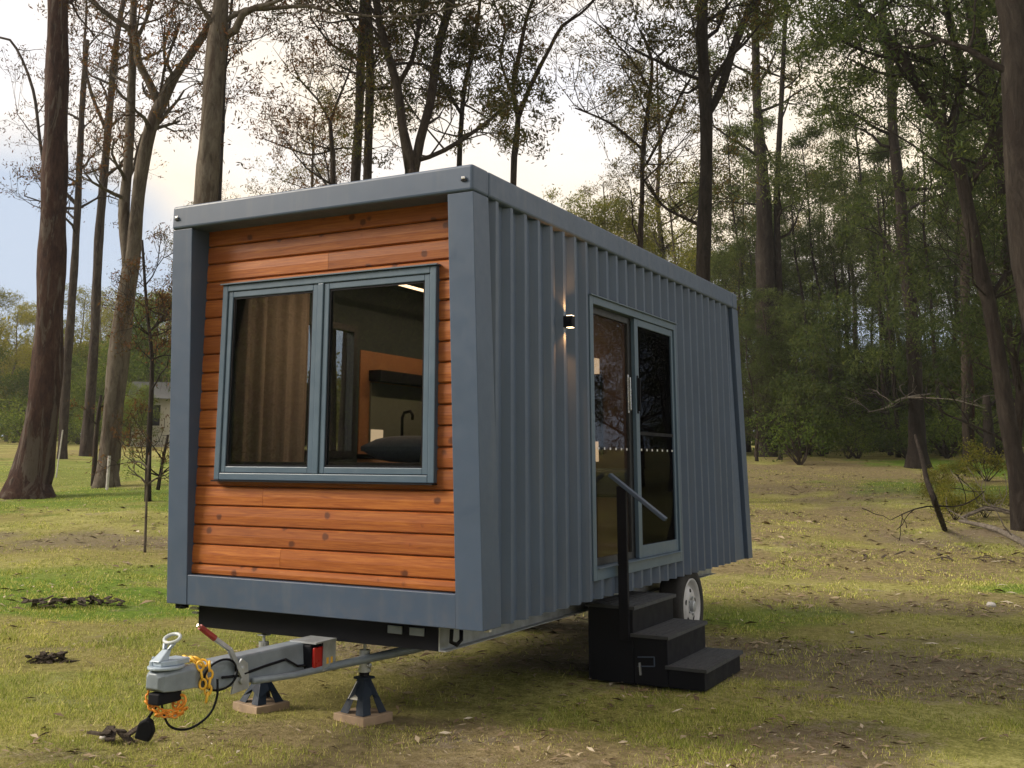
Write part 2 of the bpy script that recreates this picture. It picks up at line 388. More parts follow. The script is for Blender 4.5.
def fan(n,d0,d1,u0=-40,u1=1064,power=1.0,seed=1):
    """random ground points in the wedge the picture shows"""
    g=np.random.default_rng(seed); q=g.random(n); d=d0*(d1/d0)**(q**power); u=u0+(u1-u0)*g.random(n)
    t=(u-PPX)/FPX*1.02
    x=CAM.x+d*(FH.x+RH.x*t); y=CAM.y+d*(FH.y+RH.y*t); return x,y,d
def grass_mat():
    t=NT('grass_blades'); geo=t.n('ShaderNodeNewGeometry'); pos=geo.outputs['Position']; rn=geo.outputs['Random Per Island']
    c=t.ramp(rn,[(0,(.18,.22,.05)),(.35,(.34,.40,.09)),(.7,(.52,.53,.16)),(1,(.70,.63,.34))])
    c=t.mix(.9,c,t.ramp(t.noise(.9,6,.65,pos),[(.35,(.72,.80,.66)),(.65,(1.35,1.25,1.1))]),'MULTIPLY')
    d=t.n('ShaderNodeBsdfDiffuse'); tr=t.n('ShaderNodeBsdfTranslucent'); t.l(c,d.inputs[0]); t.l(c,tr.inputs[0])
    m=t.n('ShaderNodeMixShader'); m.inputs[0].default_value=.3; t.l(d.outputs[0],m.inputs[1]); t.l(tr.outputs[0],m.inputs[2])
    return t.done(m.outputs[0])
def make_grass(name,n,d0,d1,h,wd,mat,seed,dens=None,power=1.):
    x,y,d=fan(n,d0,d1,seed=seed,power=power); g=np.random.default_rng(seed+5)
    dm,lm,sm=masks(x,y); cl=fbm(x,y,.35,21,3); big=fbm(x,y,1.6,31,3)
    keep=g.random(n)<np.clip((cl-.2)*2.4,0.15,1)*(1-.80*np.clip(dm*1.2,0,1))*np.clip(.5+lm+(big-.3)*1.8,.3,1)
    under=(x>-2.2)&(x<-.1)&(y>.3)&(y<5.4); keep&=~(under&(g.random(n)<.85))
    x,y,d,lm,cl=[q[keep] for q in (x,y,d,lm,cl)]; n=len(x)
    z=terr(x,y)-.012+(fbm(x,y,2.2,3,3)-.5)*.05
    hh=h*(.45+.9*g.random(n))*(.6+.9*cl)*(1+.25*lm)*np.clip(d/7,.8,1.02)*np.where(d>10,.85,1); a=g.random(n)*2*np.pi; w=wd*(.6+.8*g.random(n))*np.clip(d/7,.7,2.5)
    ln=hh*(g.random(n)*.9+.1); b=g.random(n)*2*np.pi
    p=np.stack([x,y,z],-1); s=np.stack([np.cos(a)*w,np.sin(a)*w,np.zeros(n)],-1); tip=p+np.stack([np.cos(b)*ln,np.sin(b)*ln,hh],-1)
    me=np_mesh(name,np.stack([p-s,p+s,tip],1).reshape(-1,3),3); me.materials.append(mat)
    return tag(link(name,me),'fine short grass in front of the house, nearest the viewer' if d1<12 else 'short patchy green and straw grass over the whole clearing','grass',kind='stuff')
make_grass('grass',600000,2.6,34,.032,.0034,grass_mat(),3,power=.85)
make_grass('grass',330000,2.6,9,.024,.0022,bpy.data.materials['grass_blades'],8,power=.8)
def litter_mat():
    t=NT('dry_leaf_litter'); geo=t.n('ShaderNodeNewGeometry')
    c=t.ramp(geo.outputs['Random Per Island'],[(0,(.10,.07,.045)),(.35,(.18,.13,.08)),(.7,(.28,.21,.13)),(.94,(.40,.33,.23)),(1,(.62,.56,.46))])
    return t.done(t.pbsdf(c,.7,0,None,.3))
def make_litter(n):
    x,y,d=fan(n,2.6,42,seed=77,power=.8); g=np.random.default_rng(78); dm,lm,sm=masks(x,y)
    keep=g.random(n)<np.clip(.10+dm*.75+sm*.35+(fbm(x,y,1.3,44,3)-.5)*1.6,.03,1)
    x,y,d=x[keep],y[keep],d[keep]; n=len(x); z=terr(x,y)+.006+g.random(n)*.02+(fbm(x,y,2.2,3,3)-.5)*.05+(fbm(x,y,.5,9,3)-.5)*.035
    L=(.016+.040*g.random(n)**3)*np.clip(d/8,.8,1.8); wd=L*(.16+.2*g.random(n)); a=g.random(n)*2*np.pi
    ax=np.stack([np.cos(a),np.sin(a),(g.random(n)-.5)*.6],-1)*L[:,None]; s=np.stack([-np.sin(a),np.cos(a),(g.random(n)-.5)*.9],-1)*wd[:,None]
    p=np.stack([x,y,z],-1); bend=np.stack([np.zeros(n),np.zeros(n),L*.25*g.random(n)],-1)
    me=np_mesh('leaf_litter',np.stack([p-ax,p-s+bend,p+ax,p+s+bend],1).reshape(-1,3),4); me.materials.append(litter_mat())
    tag(link('leaf_litter',me),'scattered dry brown leaves and bark flakes lying on the grass and dirt','leaf litter',kind='stuff')
make_litter(38000)

# ------------------------------------------------------------------ the house
WD,LN,HT=2.33,5.40,2.60; TX0,TX1=-WD,0.0
A=.15         # forward lean of both end frames at the top
def fy(z,y0=0.0): return y0-A*z/HT
house=empty('tiny_house',(0,0,0))
tag(house,'small blue grey corrugated steel house on wheels with an orange timber front','tiny house')
def slab(mb,x0,x1,z0,z1,ya,yb0,yb1):
    """block whose front (ya at the bottom) leans forward and whose back runs from yb0 to yb1"""
    mb.hexa([(x0,fy(z0,ya),z0),(x1,fy(z0,ya),z0),(x1,yb0,z0),(x0,yb0,z0),(x0,fy(z1,ya),z1),(x1,fy(z1,ya),z1),(x1,yb1,z1),(x0,yb1,z1)])
PW_=.172
def bk(z): return .215-(.215-.035)*z/HT    # rear edge of the front post
f=MB()
for x0,x1 in ((TX0,TX0+PW_),(-PW_,0)): slab(f,x0,x1,0.0,2.438,0,bk(0),bk(2.44))
slab(f,TX0+PW_,-PW_,0.001,.186,0.004,.12,.11)
f.build('front_frame',M['steel'],house,bevel=.004)
f=MB(); 
for x0,x1 in ((TX0,TX0+.13),(-.13,0)):
    f.hexa([(x0,LN+.03,0),(x1,LN+.03,0),(x1,LN+.18,0),(x0,LN+.18,0),(x0,LN-.2,2.438),(x1,LN-.2,2.438),(x1,LN+.0,2.438),(x0,LN+.0,2.438)])
f.box(TX0+.13,-.13,LN-.02,LN+.1,.001,.18)
f.build('rear_frame',M['steel'],house,bevel=.004)
# roof beam round the top
f=MB(); z0,z1=2.44,HT
ya,yb=-A-.002,LN-.012
for c in ((TX0-.003,.003,ya,ya+.20),(TX0-.003,.003,yb-.16,yb)): f.box(c[0],c[1],c[2],c[3],z0,z1)
f.box(-.12,.003,ya+.2,yb-.16,z0,z1); f.box(TX0-.003,TX0+.12,ya+.2,yb-.16,z0,z1)
f.build('roof_beam',M['steel'],house,bevel=.018,seg=3)
f=MB(); f.box(TX0+.12,-.12,ya+.2,yb-.16,2.49,2.56); f.build('roof',M['steel'],house)
for x in (TX0+.045,-.055):
    q=MB(); yy=fy(2.52); q.box(x-.012,x+.012,ya-.014,ya-.003,2.510,2.526); o=q.build('marker_light',M['chrome'],house,bevel=.003)
    h=MB(); h.box(x-.016,x+.02,ya-.010,ya-.002,2.500,2.509); h.build('lamp_housing',M['black'],o)
# timber front: individual boards with a rounded edge
YC=.03
wb=MB(); bz=.186; hb=.1225; zz=bz-.055; k=0
WX0,WX1,WZ0,WZ1=-1.98,-.322,.785,2.052
def board(x0,x1,a,b):
    y=YC; e=.010
    prof=[(y+.022,a+.002),(y+.012,a+.002),(y+.001,a+e),(y-.002,(a+b)/2),(y+.001,b-e),(y+.012,b-.002),(y+.022,b-.002)]
    wb.prism(prof,'x',x0,x1)
while zz<2.46:
    a,b=max(zz,.187),min(zz+hb,2.47)
    jx=[TX0+PW_-.09,-PW_+.09]
    if b-a>.02:
        if a<WZ0-.02 or b>WZ1+.02:
            if (a<WZ0<b): pass
            pts=[TX0+.08,-.09]
            if k%3==1: pts=[TX0+.08,TX0+.6+.9*rnd.random(),-.09]
            for i in range(len(pts)-1): board(pts[i],pts[i+1]-(.002 if i<len(pts)-2 else 0),a,b)
        else:
            board(TX0+.08,WX0+.03,a,b); board(WX1-.03,-.09,a,b)
    zz+=hb; k+=1
wb.build('cladding',M['wood'],house)
f=MB(); f.box(TX0+.06,WX0+.028,YC+.023,YC+.10,.1,2.46); f.box(WX1-.028,-.06,YC+.023,YC+.10,.1,2.46)
f.box(WX0+.028,WX1-.028,YC+.023,YC+.10,.1,WZ0+.03); f.box(WX0+.028,WX1-.028,YC+.023,YC+.10,WZ1-.03,2.46)
f.build('front_lining',M['inner'],house)
# window
win=MB(); fw=.044; y0,y1=-.006,.07
win.box(WX0,WX0+fw,y0,y1,WZ0,WZ1); win.box(WX1-fw,WX1,y0,y1,WZ0,WZ1); win.box(WX0+fw,WX1-fw,y0,y1,WZ0,WZ0+fw); win.box(WX0+fw,WX1-fw,y0,y1,WZ1-fw,WZ1)
MX=-1.172
win.box(MX-.022,MX+.022,y0,y1,WZ0+fw,WZ1-fw)
M['winframe']=paint('window_frame_paint',(.075,.120,.175),.4,.06)
wo=win.build('window',M['winframe'],house,bevel=.005)
for a,b in ((WX0+fw+.003,MX-.025),(MX+.025,WX1-fw-.003)):
    s=MB(); sw=.038; ys,ye=.003,.055; c,d=WZ0+fw+.003,WZ1-fw-.003
    s.box(a,a+sw,ys,ye,c,d); s.box(b-sw,b,ys,ye,c,d); s.box(a+sw,b-sw,ys,ye,c,c+sw); s.box(a+sw,b-sw,ys,ye,d-sw,d)
    s.build('sash',M['winframe'],wo,bevel=.004)
    g=MB(); g.box(a+sw-.004,b-sw+.004,.018,.024,c+sw-.004,d-sw+.004); g.build('pane',M['glass'],wo)
    g=MB()
    e=.012
    g.box(a+sw,a+sw+e,.010,.017,c+sw,d-sw); g.box(b-sw-e,b-sw,.010,.017,c+sw,d-sw); g.box(a+sw+e,b-sw-e,.010,.017,c+sw,c+sw+e); g.box(a+sw+e,b-sw-e,.010,.017,d-sw-e,d-sw)
    g.build('seal',M['black'],wo)
    g=MB(); g.box(b-sw-.03,b-sw-.015,.024,.034,c+sw+.02,c+sw+.07); g.build('latch',M['chrome'],wo)
h=MB(); h.box(WX0-.012,WX1+.012,-.022,.03,WZ1+.002,WZ1+.009); h.build('head_flashing',M['winframe'],wo)
h=MB(); h.box(WX0-.003,WX1+.003,-.028,.03,WZ0-.010,WZ0-.002); h.build('sill',M['black'],wo)

# corrugated wall
def corr_profile(ya,yb,first=.1665):
    """(y, depth) points: narrow ribs standing proud of wide valleys, one rhythm along the whole wall"""
    P=.1935; g=[]; r=first-P
    while r<LN+P: g+=[(r-.052,0.),(r-.014,.042),(r+.022,.042),(r+.045,0.)]; r+=P
    def at(y):
        for (a,b),(c,d) in zip(g,g[1:]):
            if a<=y<=c: return b+(d-b)*(y-a)/(c-a)
        return 0.
    return [(ya,at(ya))]+[q for q in g if ya+.002<q[0]<yb-.002]+[(yb,at(yb))]
XV=-.050
def corr(name,ya,yb,z0,z1,side=1,mat=M['steel'],parent=house,lean0=0,lean1=0,xv=XV):
    pts=corr_profile(ya,yb); v=[];fc=[]; th=.006
    X=(lambda d:xv+d) if side==1 else (lambda d:TX0-xv-d)
    n=len(pts)
    for (y,d) in pts:
        yb0=y+ (lean0 if y==pts[0][0] else lean1 if y==pts[-1][0] else 0)
        yt0=y
        x=X(d); xi=X(d-th) 
        v+=[(x,yb0,z0),(x,yt0,z1),(xi,yb0,z0),(xi,yt0,z1)]
    for i in range(n-1):
        a=4*i;b=a+4
        fc+=[(a,b,b+1,a+1),(b+2,a+2,a+3,b+3),(a,a+2,b+2,b),(a+1,b+1,b+3,a+3)]
    fc+=[(0,1,3,2),(4*n-4,4*n-2,4*n-1,4*n-3)]
    return MB().add(v,fc)
DY0,DY1,DZ0,DZ1=1.565,3.43,.125,2.075
w=corr('wall',.02,DY0+.02,.0,2.445,lean0=.05); w2=corr('wall',DY0+.02,DY1-.02,DZ1-.02,2.445); w3=corr('wall',DY0+.02,DY1-.02,.0,DZ0+.02); w4=corr('wall',DY1-.02,LN-.24,0,2.445,lean1=.24)
for q in (w2,w3,w4): w.add(q.v,q.f)
w.build('corrugated_wall',M['steel'],house)
LW0,LW1,LZ0,LZ1=1.15,1.92,.95,2.0   # opening for the far side window
w=corr('wall',.02,LW0,0,2.445,-1,lean0=.05)
for q in (corr('w',LW1,LN-.205,0,2.445,-1,lean1=.235),corr('w',LW0,LW1,LZ1,2.445,-1),corr('w',LW0,LW1,0,LZ0,-1)): w.add(q.v,q.f)
w.build('corrugated_wall',M['steel'],house)
f=MB(); f.box(TX0+.1,-.1,LN-.12,LN-.06,.0,2.46); f.build('rear_wall',M['steel'],house)
# lining
f=MB()
f.box(-.080,-.060,.14,DY0+.01,.01,2.46); f.box(-.080,-.060,DY1-.01,LN-.12,.01,2.46); f.box(-.080,-.060,DY0+.01,DY1-.01,DZ1-.01,2.46); f.box(-.080,-.060,DY0+.01,DY1-.01,.01,DZ0+.01)
f.build('wall_lining',M['inner'],house)
q=TX0+.060; f=MB()
f.box(q,q+.02,.14,LW0,.01,2.46); f.box(q,q+.02,LW1,LN-.12,.01,2.46); f.box(q,q+.02,LW0,LW1,LZ1,2.46); f.box(q,q+.02,LW0,LW1,.01,LZ0)
f.build('wall_lining',M['inner'],house)
f=MB(); f.box(TX0+.082,-.082,.13,LN-.12,2.40,2.43); f.build('ceiling_lining',M['ceil'],house)
f=MB(); f.box(TX0+.085,-.085,.13,LN-.06,.002,.10); f.build('floor_deck',M['innerbrown'],house)
# far side window
f=MB(); a=TX0+.02; b=TX0+.09; 
f.box(a,b,LW0-.01,LW0+.04,LZ0-.01,LZ1+.01); f.box(a,b,LW1-.04,LW1+.01,LZ0-.01,LZ1+.01); f.box(a,b,LW0+.04,LW1-.04,LZ0-.01,LZ0+.04); f.box(a,b,LW0+.04,LW1-.04,LZ1-.04,LZ1+.01); f.box(a,b,(LW0+LW1)/2-.02,(LW0+LW1)/2+.02,LZ0+.04,LZ1-.04)
o=f.build('window',M['steel_dark'],house); f=MB(); f.box(a+.03,a+.035,LW0+.03,LW1-.03,LZ0+.03,LZ1-.03); f.build('pane',M['glass_door'],o)

# sliding door
f=MB(); xa,xb=-.10,-.004
jw=.062
f.box(xa,xb,DY0,DY0+jw,DZ0,DZ1); f.box(xa,xb,DY1-.045,DY1,DZ0,DZ1); f.box(xa,xb,DY0+jw,DY1-.045,DZ1-.06,DZ1); f.box(xa,xb,DY0+jw,DY1-.045,DZ0,DZ0+.075)
f.box(xb,xb+.016,DY0-.006,DY1+.006,DZ1-.006,DZ1+.004)
f.box(xa,xb+.02,DY0+jw,DY1-.045,DZ0+.075,DZ0+.082)
door=f.build('sliding_door',M['winframe'],house,bevel=.003)
f=MB(); a,b,c,d=DY0+jw+.003,2.50,DZ0+.084,DZ1-.062; xa,xb=-.085,-.055
f.box(xa,xb,a,a+.03,c,d); f.box(xa,xb,b-.075,b,c,d); f.box(xa,xb,a+.03,b-.075,c,c+.05); f.box(xa,xb,a+.03,b-.075,d-.05,d)
f.build('leaf_frame',M['steel_dark'],door,bevel=.003)
f=MB(); f.box(-.072,-.067,a+.026,b-.071,c+.046,d-.046); f.build('pane',M['glass_door'],door)
f=MB(); a,b=2.475,DY1-.048; xa,xb=-.050,-.018; zb=c
f.box(xa,xb,a,a+.075,c,d); f.box(xa,xb,b-.045,b,c,d); f.box(xa,xb,a+.075,b-.045,c,c+.09); f.box(xa,xb,a+.075,b-.045,d-.055,d)
f.build('leaf_frame',M['winframe'],door,bevel=.003)
f=MB(); f.box(-.036,-.031,a+.07,b-.04,c+.086,d-.05); f.build('pane',M['glass_dark'],door)
f=MB(); f.box(-.031,-.024,a+.075,b-.045,1.12,1.145); f.build('midrail',M['black'],door)
for y in (2.405,2.51):
    f=MB(); x=-.055 if y<2.45 else -.018
    f.box(x,x+.025,y-.008,y+.007,1.30,1.55); f.box(x,x+.008,y-.012,y+.010,1.28,1.57); f.build('handle',M['black'] if y>2.45 else M['chrome'],door,bevel=.003)
for (ya,yb_,x) in ((1.72,2.38,-.066),(2.60,3.32,-.0305)):
    n=7
    for i in range(n):
        f=MB(); y=ya+(yb_-ya)*i/(n-1); f.box(x,x+.002,y-.012,y+.012,1.0,1.016); f.build('safety_dot',M['dots'],door)

# wall lamp
f=MB(); f.box(-.012,.055,1.118,1.168,1.79,1.865); lo=f.build('wall_lamp',M['black'],house,bevel=.004)
for z in (1.788,1.867):
    f=MB(); f.box(.012,.050,1.123,1.163,z-.0015,z+.0015); f.build('lens',M['lampglow'],lo)
def spot(name,loc,rot,en,col,size,blend=.8):
    ld=bpy.data.lights.new(name,'SPOT'); ld.energy=en; ld.color=col; ld.spot_size=size; ld.spot_blend=blend; ld.shadow_soft_size=.015
    o=bpy.data.objects.new(name,ld); COL.objects.link(o); o.location=loc; o.rotation_euler=rot; return o
spot('wall_lamp_upward_beam',(.022,1.142,1.882),(R(180),0,0),7,(1,.36,.09),R(100))
spot('wall_lamp_downward_beam',(.022,1.142,1.773),(0,0,0),7,(1,.36,.09),R(100))

# chassis, wheels
f=MB(); f.box(-2.17,-.36,.13,.19,-.15,-.004); 
f.box(-2.02,-.36,.19,.25,-.15,-.13)
for y in (1.2,2.2,3.2,4.4,5.2): f.box(-1.95,-.36,y,y+.08,-.13,-.004)
for x in (-.62,-1.70): f.box(x-.03,x+.03,.19,LN-.1,-.12,-.005)
f.box(-2.2,-.12,.25,LN,-.004,.0)
f.build('chassis',M['black'],house,bevel=.003)
for x,s in ((-.355,1),(-1.985,-1)):
    f=MB(); f.box(x-.003*s,x+.003*s,.13 if s>0 else .26,LN-.05,-.150,-.002); 
    lip=(x+.003,x+.045) if s>0 else (x-.045,x-.003)
    f.box(lip[0],lip[1],.13 if s>0 else .26,LN-.05,-.150,-.144)
    f.build('chassis_rail',M['galv'],house)
f=MB(); f.tube([(-.29,.16,-.03),(-.30,.17,-.10),(-.29,.22,-.12),(-.29,.27,-.10),(-.29,.27,-.02)],.012,8); f.build('wiring_loop',M['black'],house,smooth=True)
f=MB(); f.box(-.13,-.05,.16,.19,-.028,-.008); f.build('side_lamp',M['lampglow'] if False else M['paper'],house)
f=MB(); f.box(TX0+.03,TX0+.09,.05,.11,-.035,-.002); f.build('frame_foot',M['black'],house)
f=MB(); f.box(-2.24,-2.172,.12,.15,-.045,-.03); f.box(-2.22,-2.172,.12,.15,-.07,-.06); f.build('bracket',M['galv'],house)
for x in (-.55,-.70):
    f=MB(); f.box(x,x+.10,.118,.129,-.075,-.03); f.build('tail_socket',M['hitch'],house,bevel=.004)
def wheel(x,y,z,s):
    t=MB(); r=.335; wd=.20
    t.lathe((x,y,z),(s,0,0),[(.20,-wd),(.30,-wd),(.325,-wd+.02),(.335,-wd+.05),(.335,-.05),(.325,-.02),(.30,0),(.235,-.004),(.205,-.03),(.20,-wd)],48)
    o=empty('wheel',(0,0,0)); o.parent=house
    t.build('tyre',M['rubber'],o,smooth=True)
    q=MB(); q.lathe((x,y,z),(s,0,0),[(.222,-.02),(.224,-.004),(.214,-.002),(.200,-.022),(.185,-.05),(.165,-.052),(.145,-.022),(.09,-.012),(.055,-.012),(.052,-.03),(.0,-.03)],48)
    q.build('rim',M['white'],o,smooth=True)
    for k in range(5):
        a=k*2*math.pi/5+.3; h=MB()
        h.lathe((x-s*.020,y+math.cos(a)*.118,z+math.sin(a)*.118),(s,0,0),[(.022,0),(.022,.004),(0,.0045)],12)
        h.build('vent_hole',M['black'],o)
    h=MB(); h.lathe((x-s*.03,y,z),(s,0,0),[(.047,0),(.045,.045),(.03,.05),(0,.05)],20)
    for k in range(5):
        a=k*2*math.pi/5; h.lathe((x-s*.022,y+math.cos(a)*.072,z+math.sin(a)*.072),(s,0,0),[(.011,0),(.011,.022),(0,.024)],6)
    h.build('hub_cap',M['galv'],o,smooth=False)
for x,s in ((-.045,1),(TX0+.045,-1)): wheel(x,3.78,-.27,s)
f=MB(); f.tube([(-.2,3.78,-.27),(-2.13,3.78,-.27)],.035,10)
for x in (-.45,-1.88): f.box(x-.03,x+.03,3.3,4.3,-.22,-.18); f.box(x-.02,x+.02,3.28,3.34,-.22,-.13); f.box(x-.02,x+.02,4.26,4.32,-.22,-.13)
f.build('axle',M['steel_dark'],house)
for x in (-.30,TX0+.12):
    f=MB()
    a_=[(3.78+.40*math.cos(R(t)),-.27+.40*math.sin(R(t))) for t in range(50,131,10)]
    for i in range(len(a_)-1): f.hexa([(x-.12,a_[i][0],a_[i][1]-.0),(x+.06,a_[i][0],a_[i][1]),(x+.06,a_[i+1][0],a_[i+1][1]),(x-.12,a_[i+1][0],a_[i+1][1]),(x-.12,a_[i][0],a_[i][1]+.006),(x+.06,a_[i][0],a_[i][1]+.006),(x+.06,a_[i+1][0],a_[i+1][1]+.006),(x-.12,a_[i+1][0],a_[i+1][1]+.006)])
    f.build('mudguard',M['black'],house)

def smooth_path(pts,rads,step):
    """Catmull-Rom through the given joints"""
    P=[pts[0]]+pts+[pts[-1]]; Rr=[rads[0]]+rads+[rads[-1]]; op=[];orr=[]
    for i in range(1,len(P)-2):
        n=max(2,int((P[i+1]-P[i]).length/step))
        for k in range(n):
            t=k/n
            a,b,c,d=P[i-1],P[i],P[i+1],P[i+2]
            op.append(.5*((2*b)+(c-a)*t+(2*a-5*b+4*c-d)*t*t+(3*b-a-3*c+d)*t**3))
            orr.append(Rr[i]+(Rr[i+1]-Rr[i])*t)
    op.append(P[-2]); orr.append(Rr[-2]); return op,orr
# ---- tow hitch (all of it moves with the house)
HX=-1.16
db=MB()
db.hexa([(HX-.07,-.90,-.26),(HX+.07,-.90,-.26),(HX+.07,-.02,-.29),(HX-.07,-.02,-.29),(HX-.055,-.90,-.12),(HX+.055,-.90,-.12),(HX+.055,-.02,-.125),(HX-.055,-.02,-.125)])
db.box(HX-.10,HX+.10,-.02,.12,-.30,-.152)
db.build('drawbar',M['hitch'],house,bevel=.012,seg=3)
br=MB()
for s in (-1,1): 
    br.tube([(HX+s*.09,-.62,-.255),(HX+s*.11,-.3,-.275),(HX+s*.13,0,-.275),(HX+s*.40,.5,-.22),(HX+s*.62,1.0,-.155)],[.018,.018,.022,.028,.028],8)
br.build('drawbar_brace',M['hitch'],house,smooth=True)
cp=empty('coupling',(0,0,0)); cp.parent=house
c=MB()
def sect(y,w,z0,z1,bev=.018): 
    return [(HX-w,y,z0),(HX+w,y,z0),(HX+w,y,z1-bev),(HX+w-bev,y,z1),(HX-w+bev,y,z1),(HX-w,y,z1-bev)]
S=[sect(-1.325,.040,-.185,-.115),sect(-1.30,.060,-.20,-.105),sect(-1.24,.072,-.205,-.10),sect(-1.10,.072,-.21,-.10),sect(-1.04,.062,-.225,-.115),sect(-.86,.060,-.245,-.118)]
vs=[v for q in S for v in q]; fs=[tuple(range(6))[::-1],tuple(range(30,36))]
for k in range(5): fs+=[(6*k+m_,6*k+(m_+1)%6,6*k+6+(m_+1)%6,6*k+6+m_) for m_ in range(6)]
c.add(vs,fs); c.build('coupling_body',M['hitch'],cp,bevel=.006,seg=3)
c=MB(); c.box(HX-.030,HX+.045,-1.318,-1.16,-.262,-.206); c.build('ball_socket',M['black'],cp,bevel=.008)
c=MB(); c.prism([(HX+.082*math.cos(R(t)),-1.235+.10*math.sin(R(t))) for t in range(0,360,15)],'z',-.100,-.086)
c.lathe((HX-.045,-1.28,-.086),(0,0,1),[(.018,0),(.018,.022),(.008,.026),(.008,.042),(0,.042)],10)
c.prism([(HX-.055,-1.29),(HX+.03,-1.30),(HX+.06,-1.22),(HX+.05,-1.12),(HX-.05,-1.12)],'z',-.086,-.060)
c.build('coupling_cap',M['hitch_blue'],cp,bevel=.007,seg=3)
c=MB(); c.hexa([(HX-.036,-1.31,-.062),(HX+.024,-1.31,-.062),(HX+.028,-1.25,-.062),(HX-.036,-1.25,-.062),(HX-.020,-1.25,-.012),(HX+.020,-1.25,-.012),(HX+.020,-1.222,-.012),(HX-.020,-1.222,-.012)])
for q_ in (-1,1): c.hexa([(HX+q_*.014-.007,-1.25,-.012),(HX+q_*.014+.007,-1.25,-.012),(HX+q_*.014+.007,-1.224,-.012),(HX+q_*.014-.007,-1.224,-.012),(HX+q_*.028-.009,-1.232,.016),(HX+q_*.028+.009,-1.232,.016),(HX+q_*.028+.009,-1.205,.016),(HX+q_*.028-.009,-1.205,.016)])
c.build('handle',M['hitch_blue'],cp,bevel=.005)
c=MB(); c.torus((HX,-1.203,.036),.035,.0090,(0,-.50,.86),1.30,24,8,(1,0,0)); c.build('handle_ring',paint('pale_handle',(.50,.55,.57),.35,.08),cp,smooth=True)
cp.location=(0,.055,-.012)
# jockey lever with red grip
hb_=empty('handbrake',(0,0,0)); hb_.parent=house
c=MB(); c.bar((HX+.085,-.70,-.22),(HX+.075,-.80,-.07),.016,.028,(0,1,0)); c.bar((HX+.075,-.80,-.07),(HX+.05,-.90,.0),.014,.024,(0,1,0)); c.build('lever',M['galv'],hb_,bevel=.002)
c=MB(); c.tube([(HX+.052,-.893,-.005),(HX+.03,-.985,.062)],[.017,.015],10); c.build('grip',M['redgrip'],hb_,smooth=False)
c=MB(); c.tube([(HX+.03,-.986,.063),(HX+.027,-1.0,.072)],.008,8); c.build('release_button',M['chrome'],hb_)
c=MB(); c.prism([(-.77,-.30),(-.63,-.29),(-.65,-.16),(-.70,-.13),(-.74,-.17)],'x',HX+.066,HX+.078); c.lathe((HX+.078,-.70,-.24),(1,0,0),[(.02,0),(.02,.014),(0,.016)],10); c.lathe((HX+.078,-.70,-.18),(1,0,0),[(.014,0),(.014,.014),(0,.016)],10)
c.build('brake_bracket',M['galv'],hb_,bevel=.002)
# battery box with the red reflector
bx=empty('breakaway_box',(0.01,.05,0)); bx.parent=house
c=MB(); c.box(HX-.02,HX+.105,-.20,-.06,-.27,-.135); c.build('battery_case',M['black'],bx,bevel=.01,seg=3)
c=MB(); c.box(HX+.106,HX+.125,-.190,-.075,-.262,-.150); c.build('red_cover',M['red'],bx,bevel=.006)
c=MB(); c.box(HX-.05,HX+.14,-.20,-.0,-.128,-.118); c.box(HX+.130,HX+.136,-.12,-.0,-.285,-.128); c.build('bracket',M['galv'],bx)
c=MB(); c.box(HX+.1365,HX+.138,-.09,-.07,-.25,-.215); c.box(HX+.1365,HX+.138,-.05,-.03,-.25,-.215); c.build('warning_sticker',M['yellow'],bx)
# cables
c=MB(); c.tube([(HX+.073,-.02,-.24),(HX+.08,-.12,-.25),(HX+.078,-.22,-.24),(HX+.072,-.32,-.19),(HX+.07,-.5,-.2),(HX+.075,-.72,-.215),(HX+.085,-.86,-.20)],.007,6)
pts=[(HX+.085+.010*math.sin(t*1.3),-.87+.115*math.cos(t),-.185+.075*math.sin(t)) for t in np.linspace(0,2*math.pi*1.02,30)]
c.tube(pts,.006,6)
c.build('brake_cable',M['black'],house,smooth=True)
c=MB(); P_=[(HX+.09,-.95,-.20),(HX+.10,-.96,-.29),(HX+.085,-1.0,-.37),(HX+.04,-1.09,-.42),(HX-.02,-1.16,-.40),(HX-.05,-1.19,-.31),(HX-.05,-1.19,-.24)]; P_,r_=smooth_path([Vector(q) for q in P_],[.006]*7,.01); c.tube(P_,r_,6); c.build('breakaway_cable',M['black'],house,smooth=True).location=(0,.05,0)
c=MB(); c.prism([(-.05,-.06),(.03,-.055),(.045,.0),(.02,.05),(-.01,.055),(-.045,.02)],'y',-.02,.015); 
o=c.build('trailer_plug',M['black'],house,bevel=.01); o.location=(HX-.06,-1.225,-.395); o.rotation_euler=(R(10),R(15),R(20))
c=MB(); c.tube([(HX-.06,-1.28,-.35),(HX-.05,-1.25,-.31),(HX-.02,-1.20,-.24)],.007,6); c.build('plug_cable',M['black'],house,smooth=True).location=(0,.055,0)
# chain: yellow hanging end and orange pile in the hanging bight
def chain(mb,pts,L=.026,r=.0055):
    pts=[Vector(p) for p in pts]; seg=[]; 
    for i in range(len(pts)-1):
        n=max(1,int((pts[i+1]-pts[i]).length/(L*1.25)))
        for k in range(n): seg.append(pts[i].lerp(pts[i+1],k/n))
    for i in range(len(seg)-1):
        t=(seg[i+1]-seg[i]).normalized(); s=t.orthogonal().normalized(); 
        if i%2: s=t.cross(s)
        mb.torus(seg[i],L*.62,r,s,1.45,12,5,t)
c=MB(); chain(c,[(HX-.05,-1.03,-.088),(HX+.03,-1.06,-.088),(HX+.078,-1.06,-.11),(HX+.083,-1.04,-.20),(HX+.085,-1.04,-.29)],.026,.0068); chain(c,[(HX+.02,-1.02,-.09),(HX+.085,-1.00,-.12),(HX+.09,-1.0,-.20),(HX+.09,-1.02,-.30),(HX+.06,-1.06,-.315)],.026,.0068); c.build('safety_chain',M['yellow'],house,smooth=True).location=(0,.04,-.01)
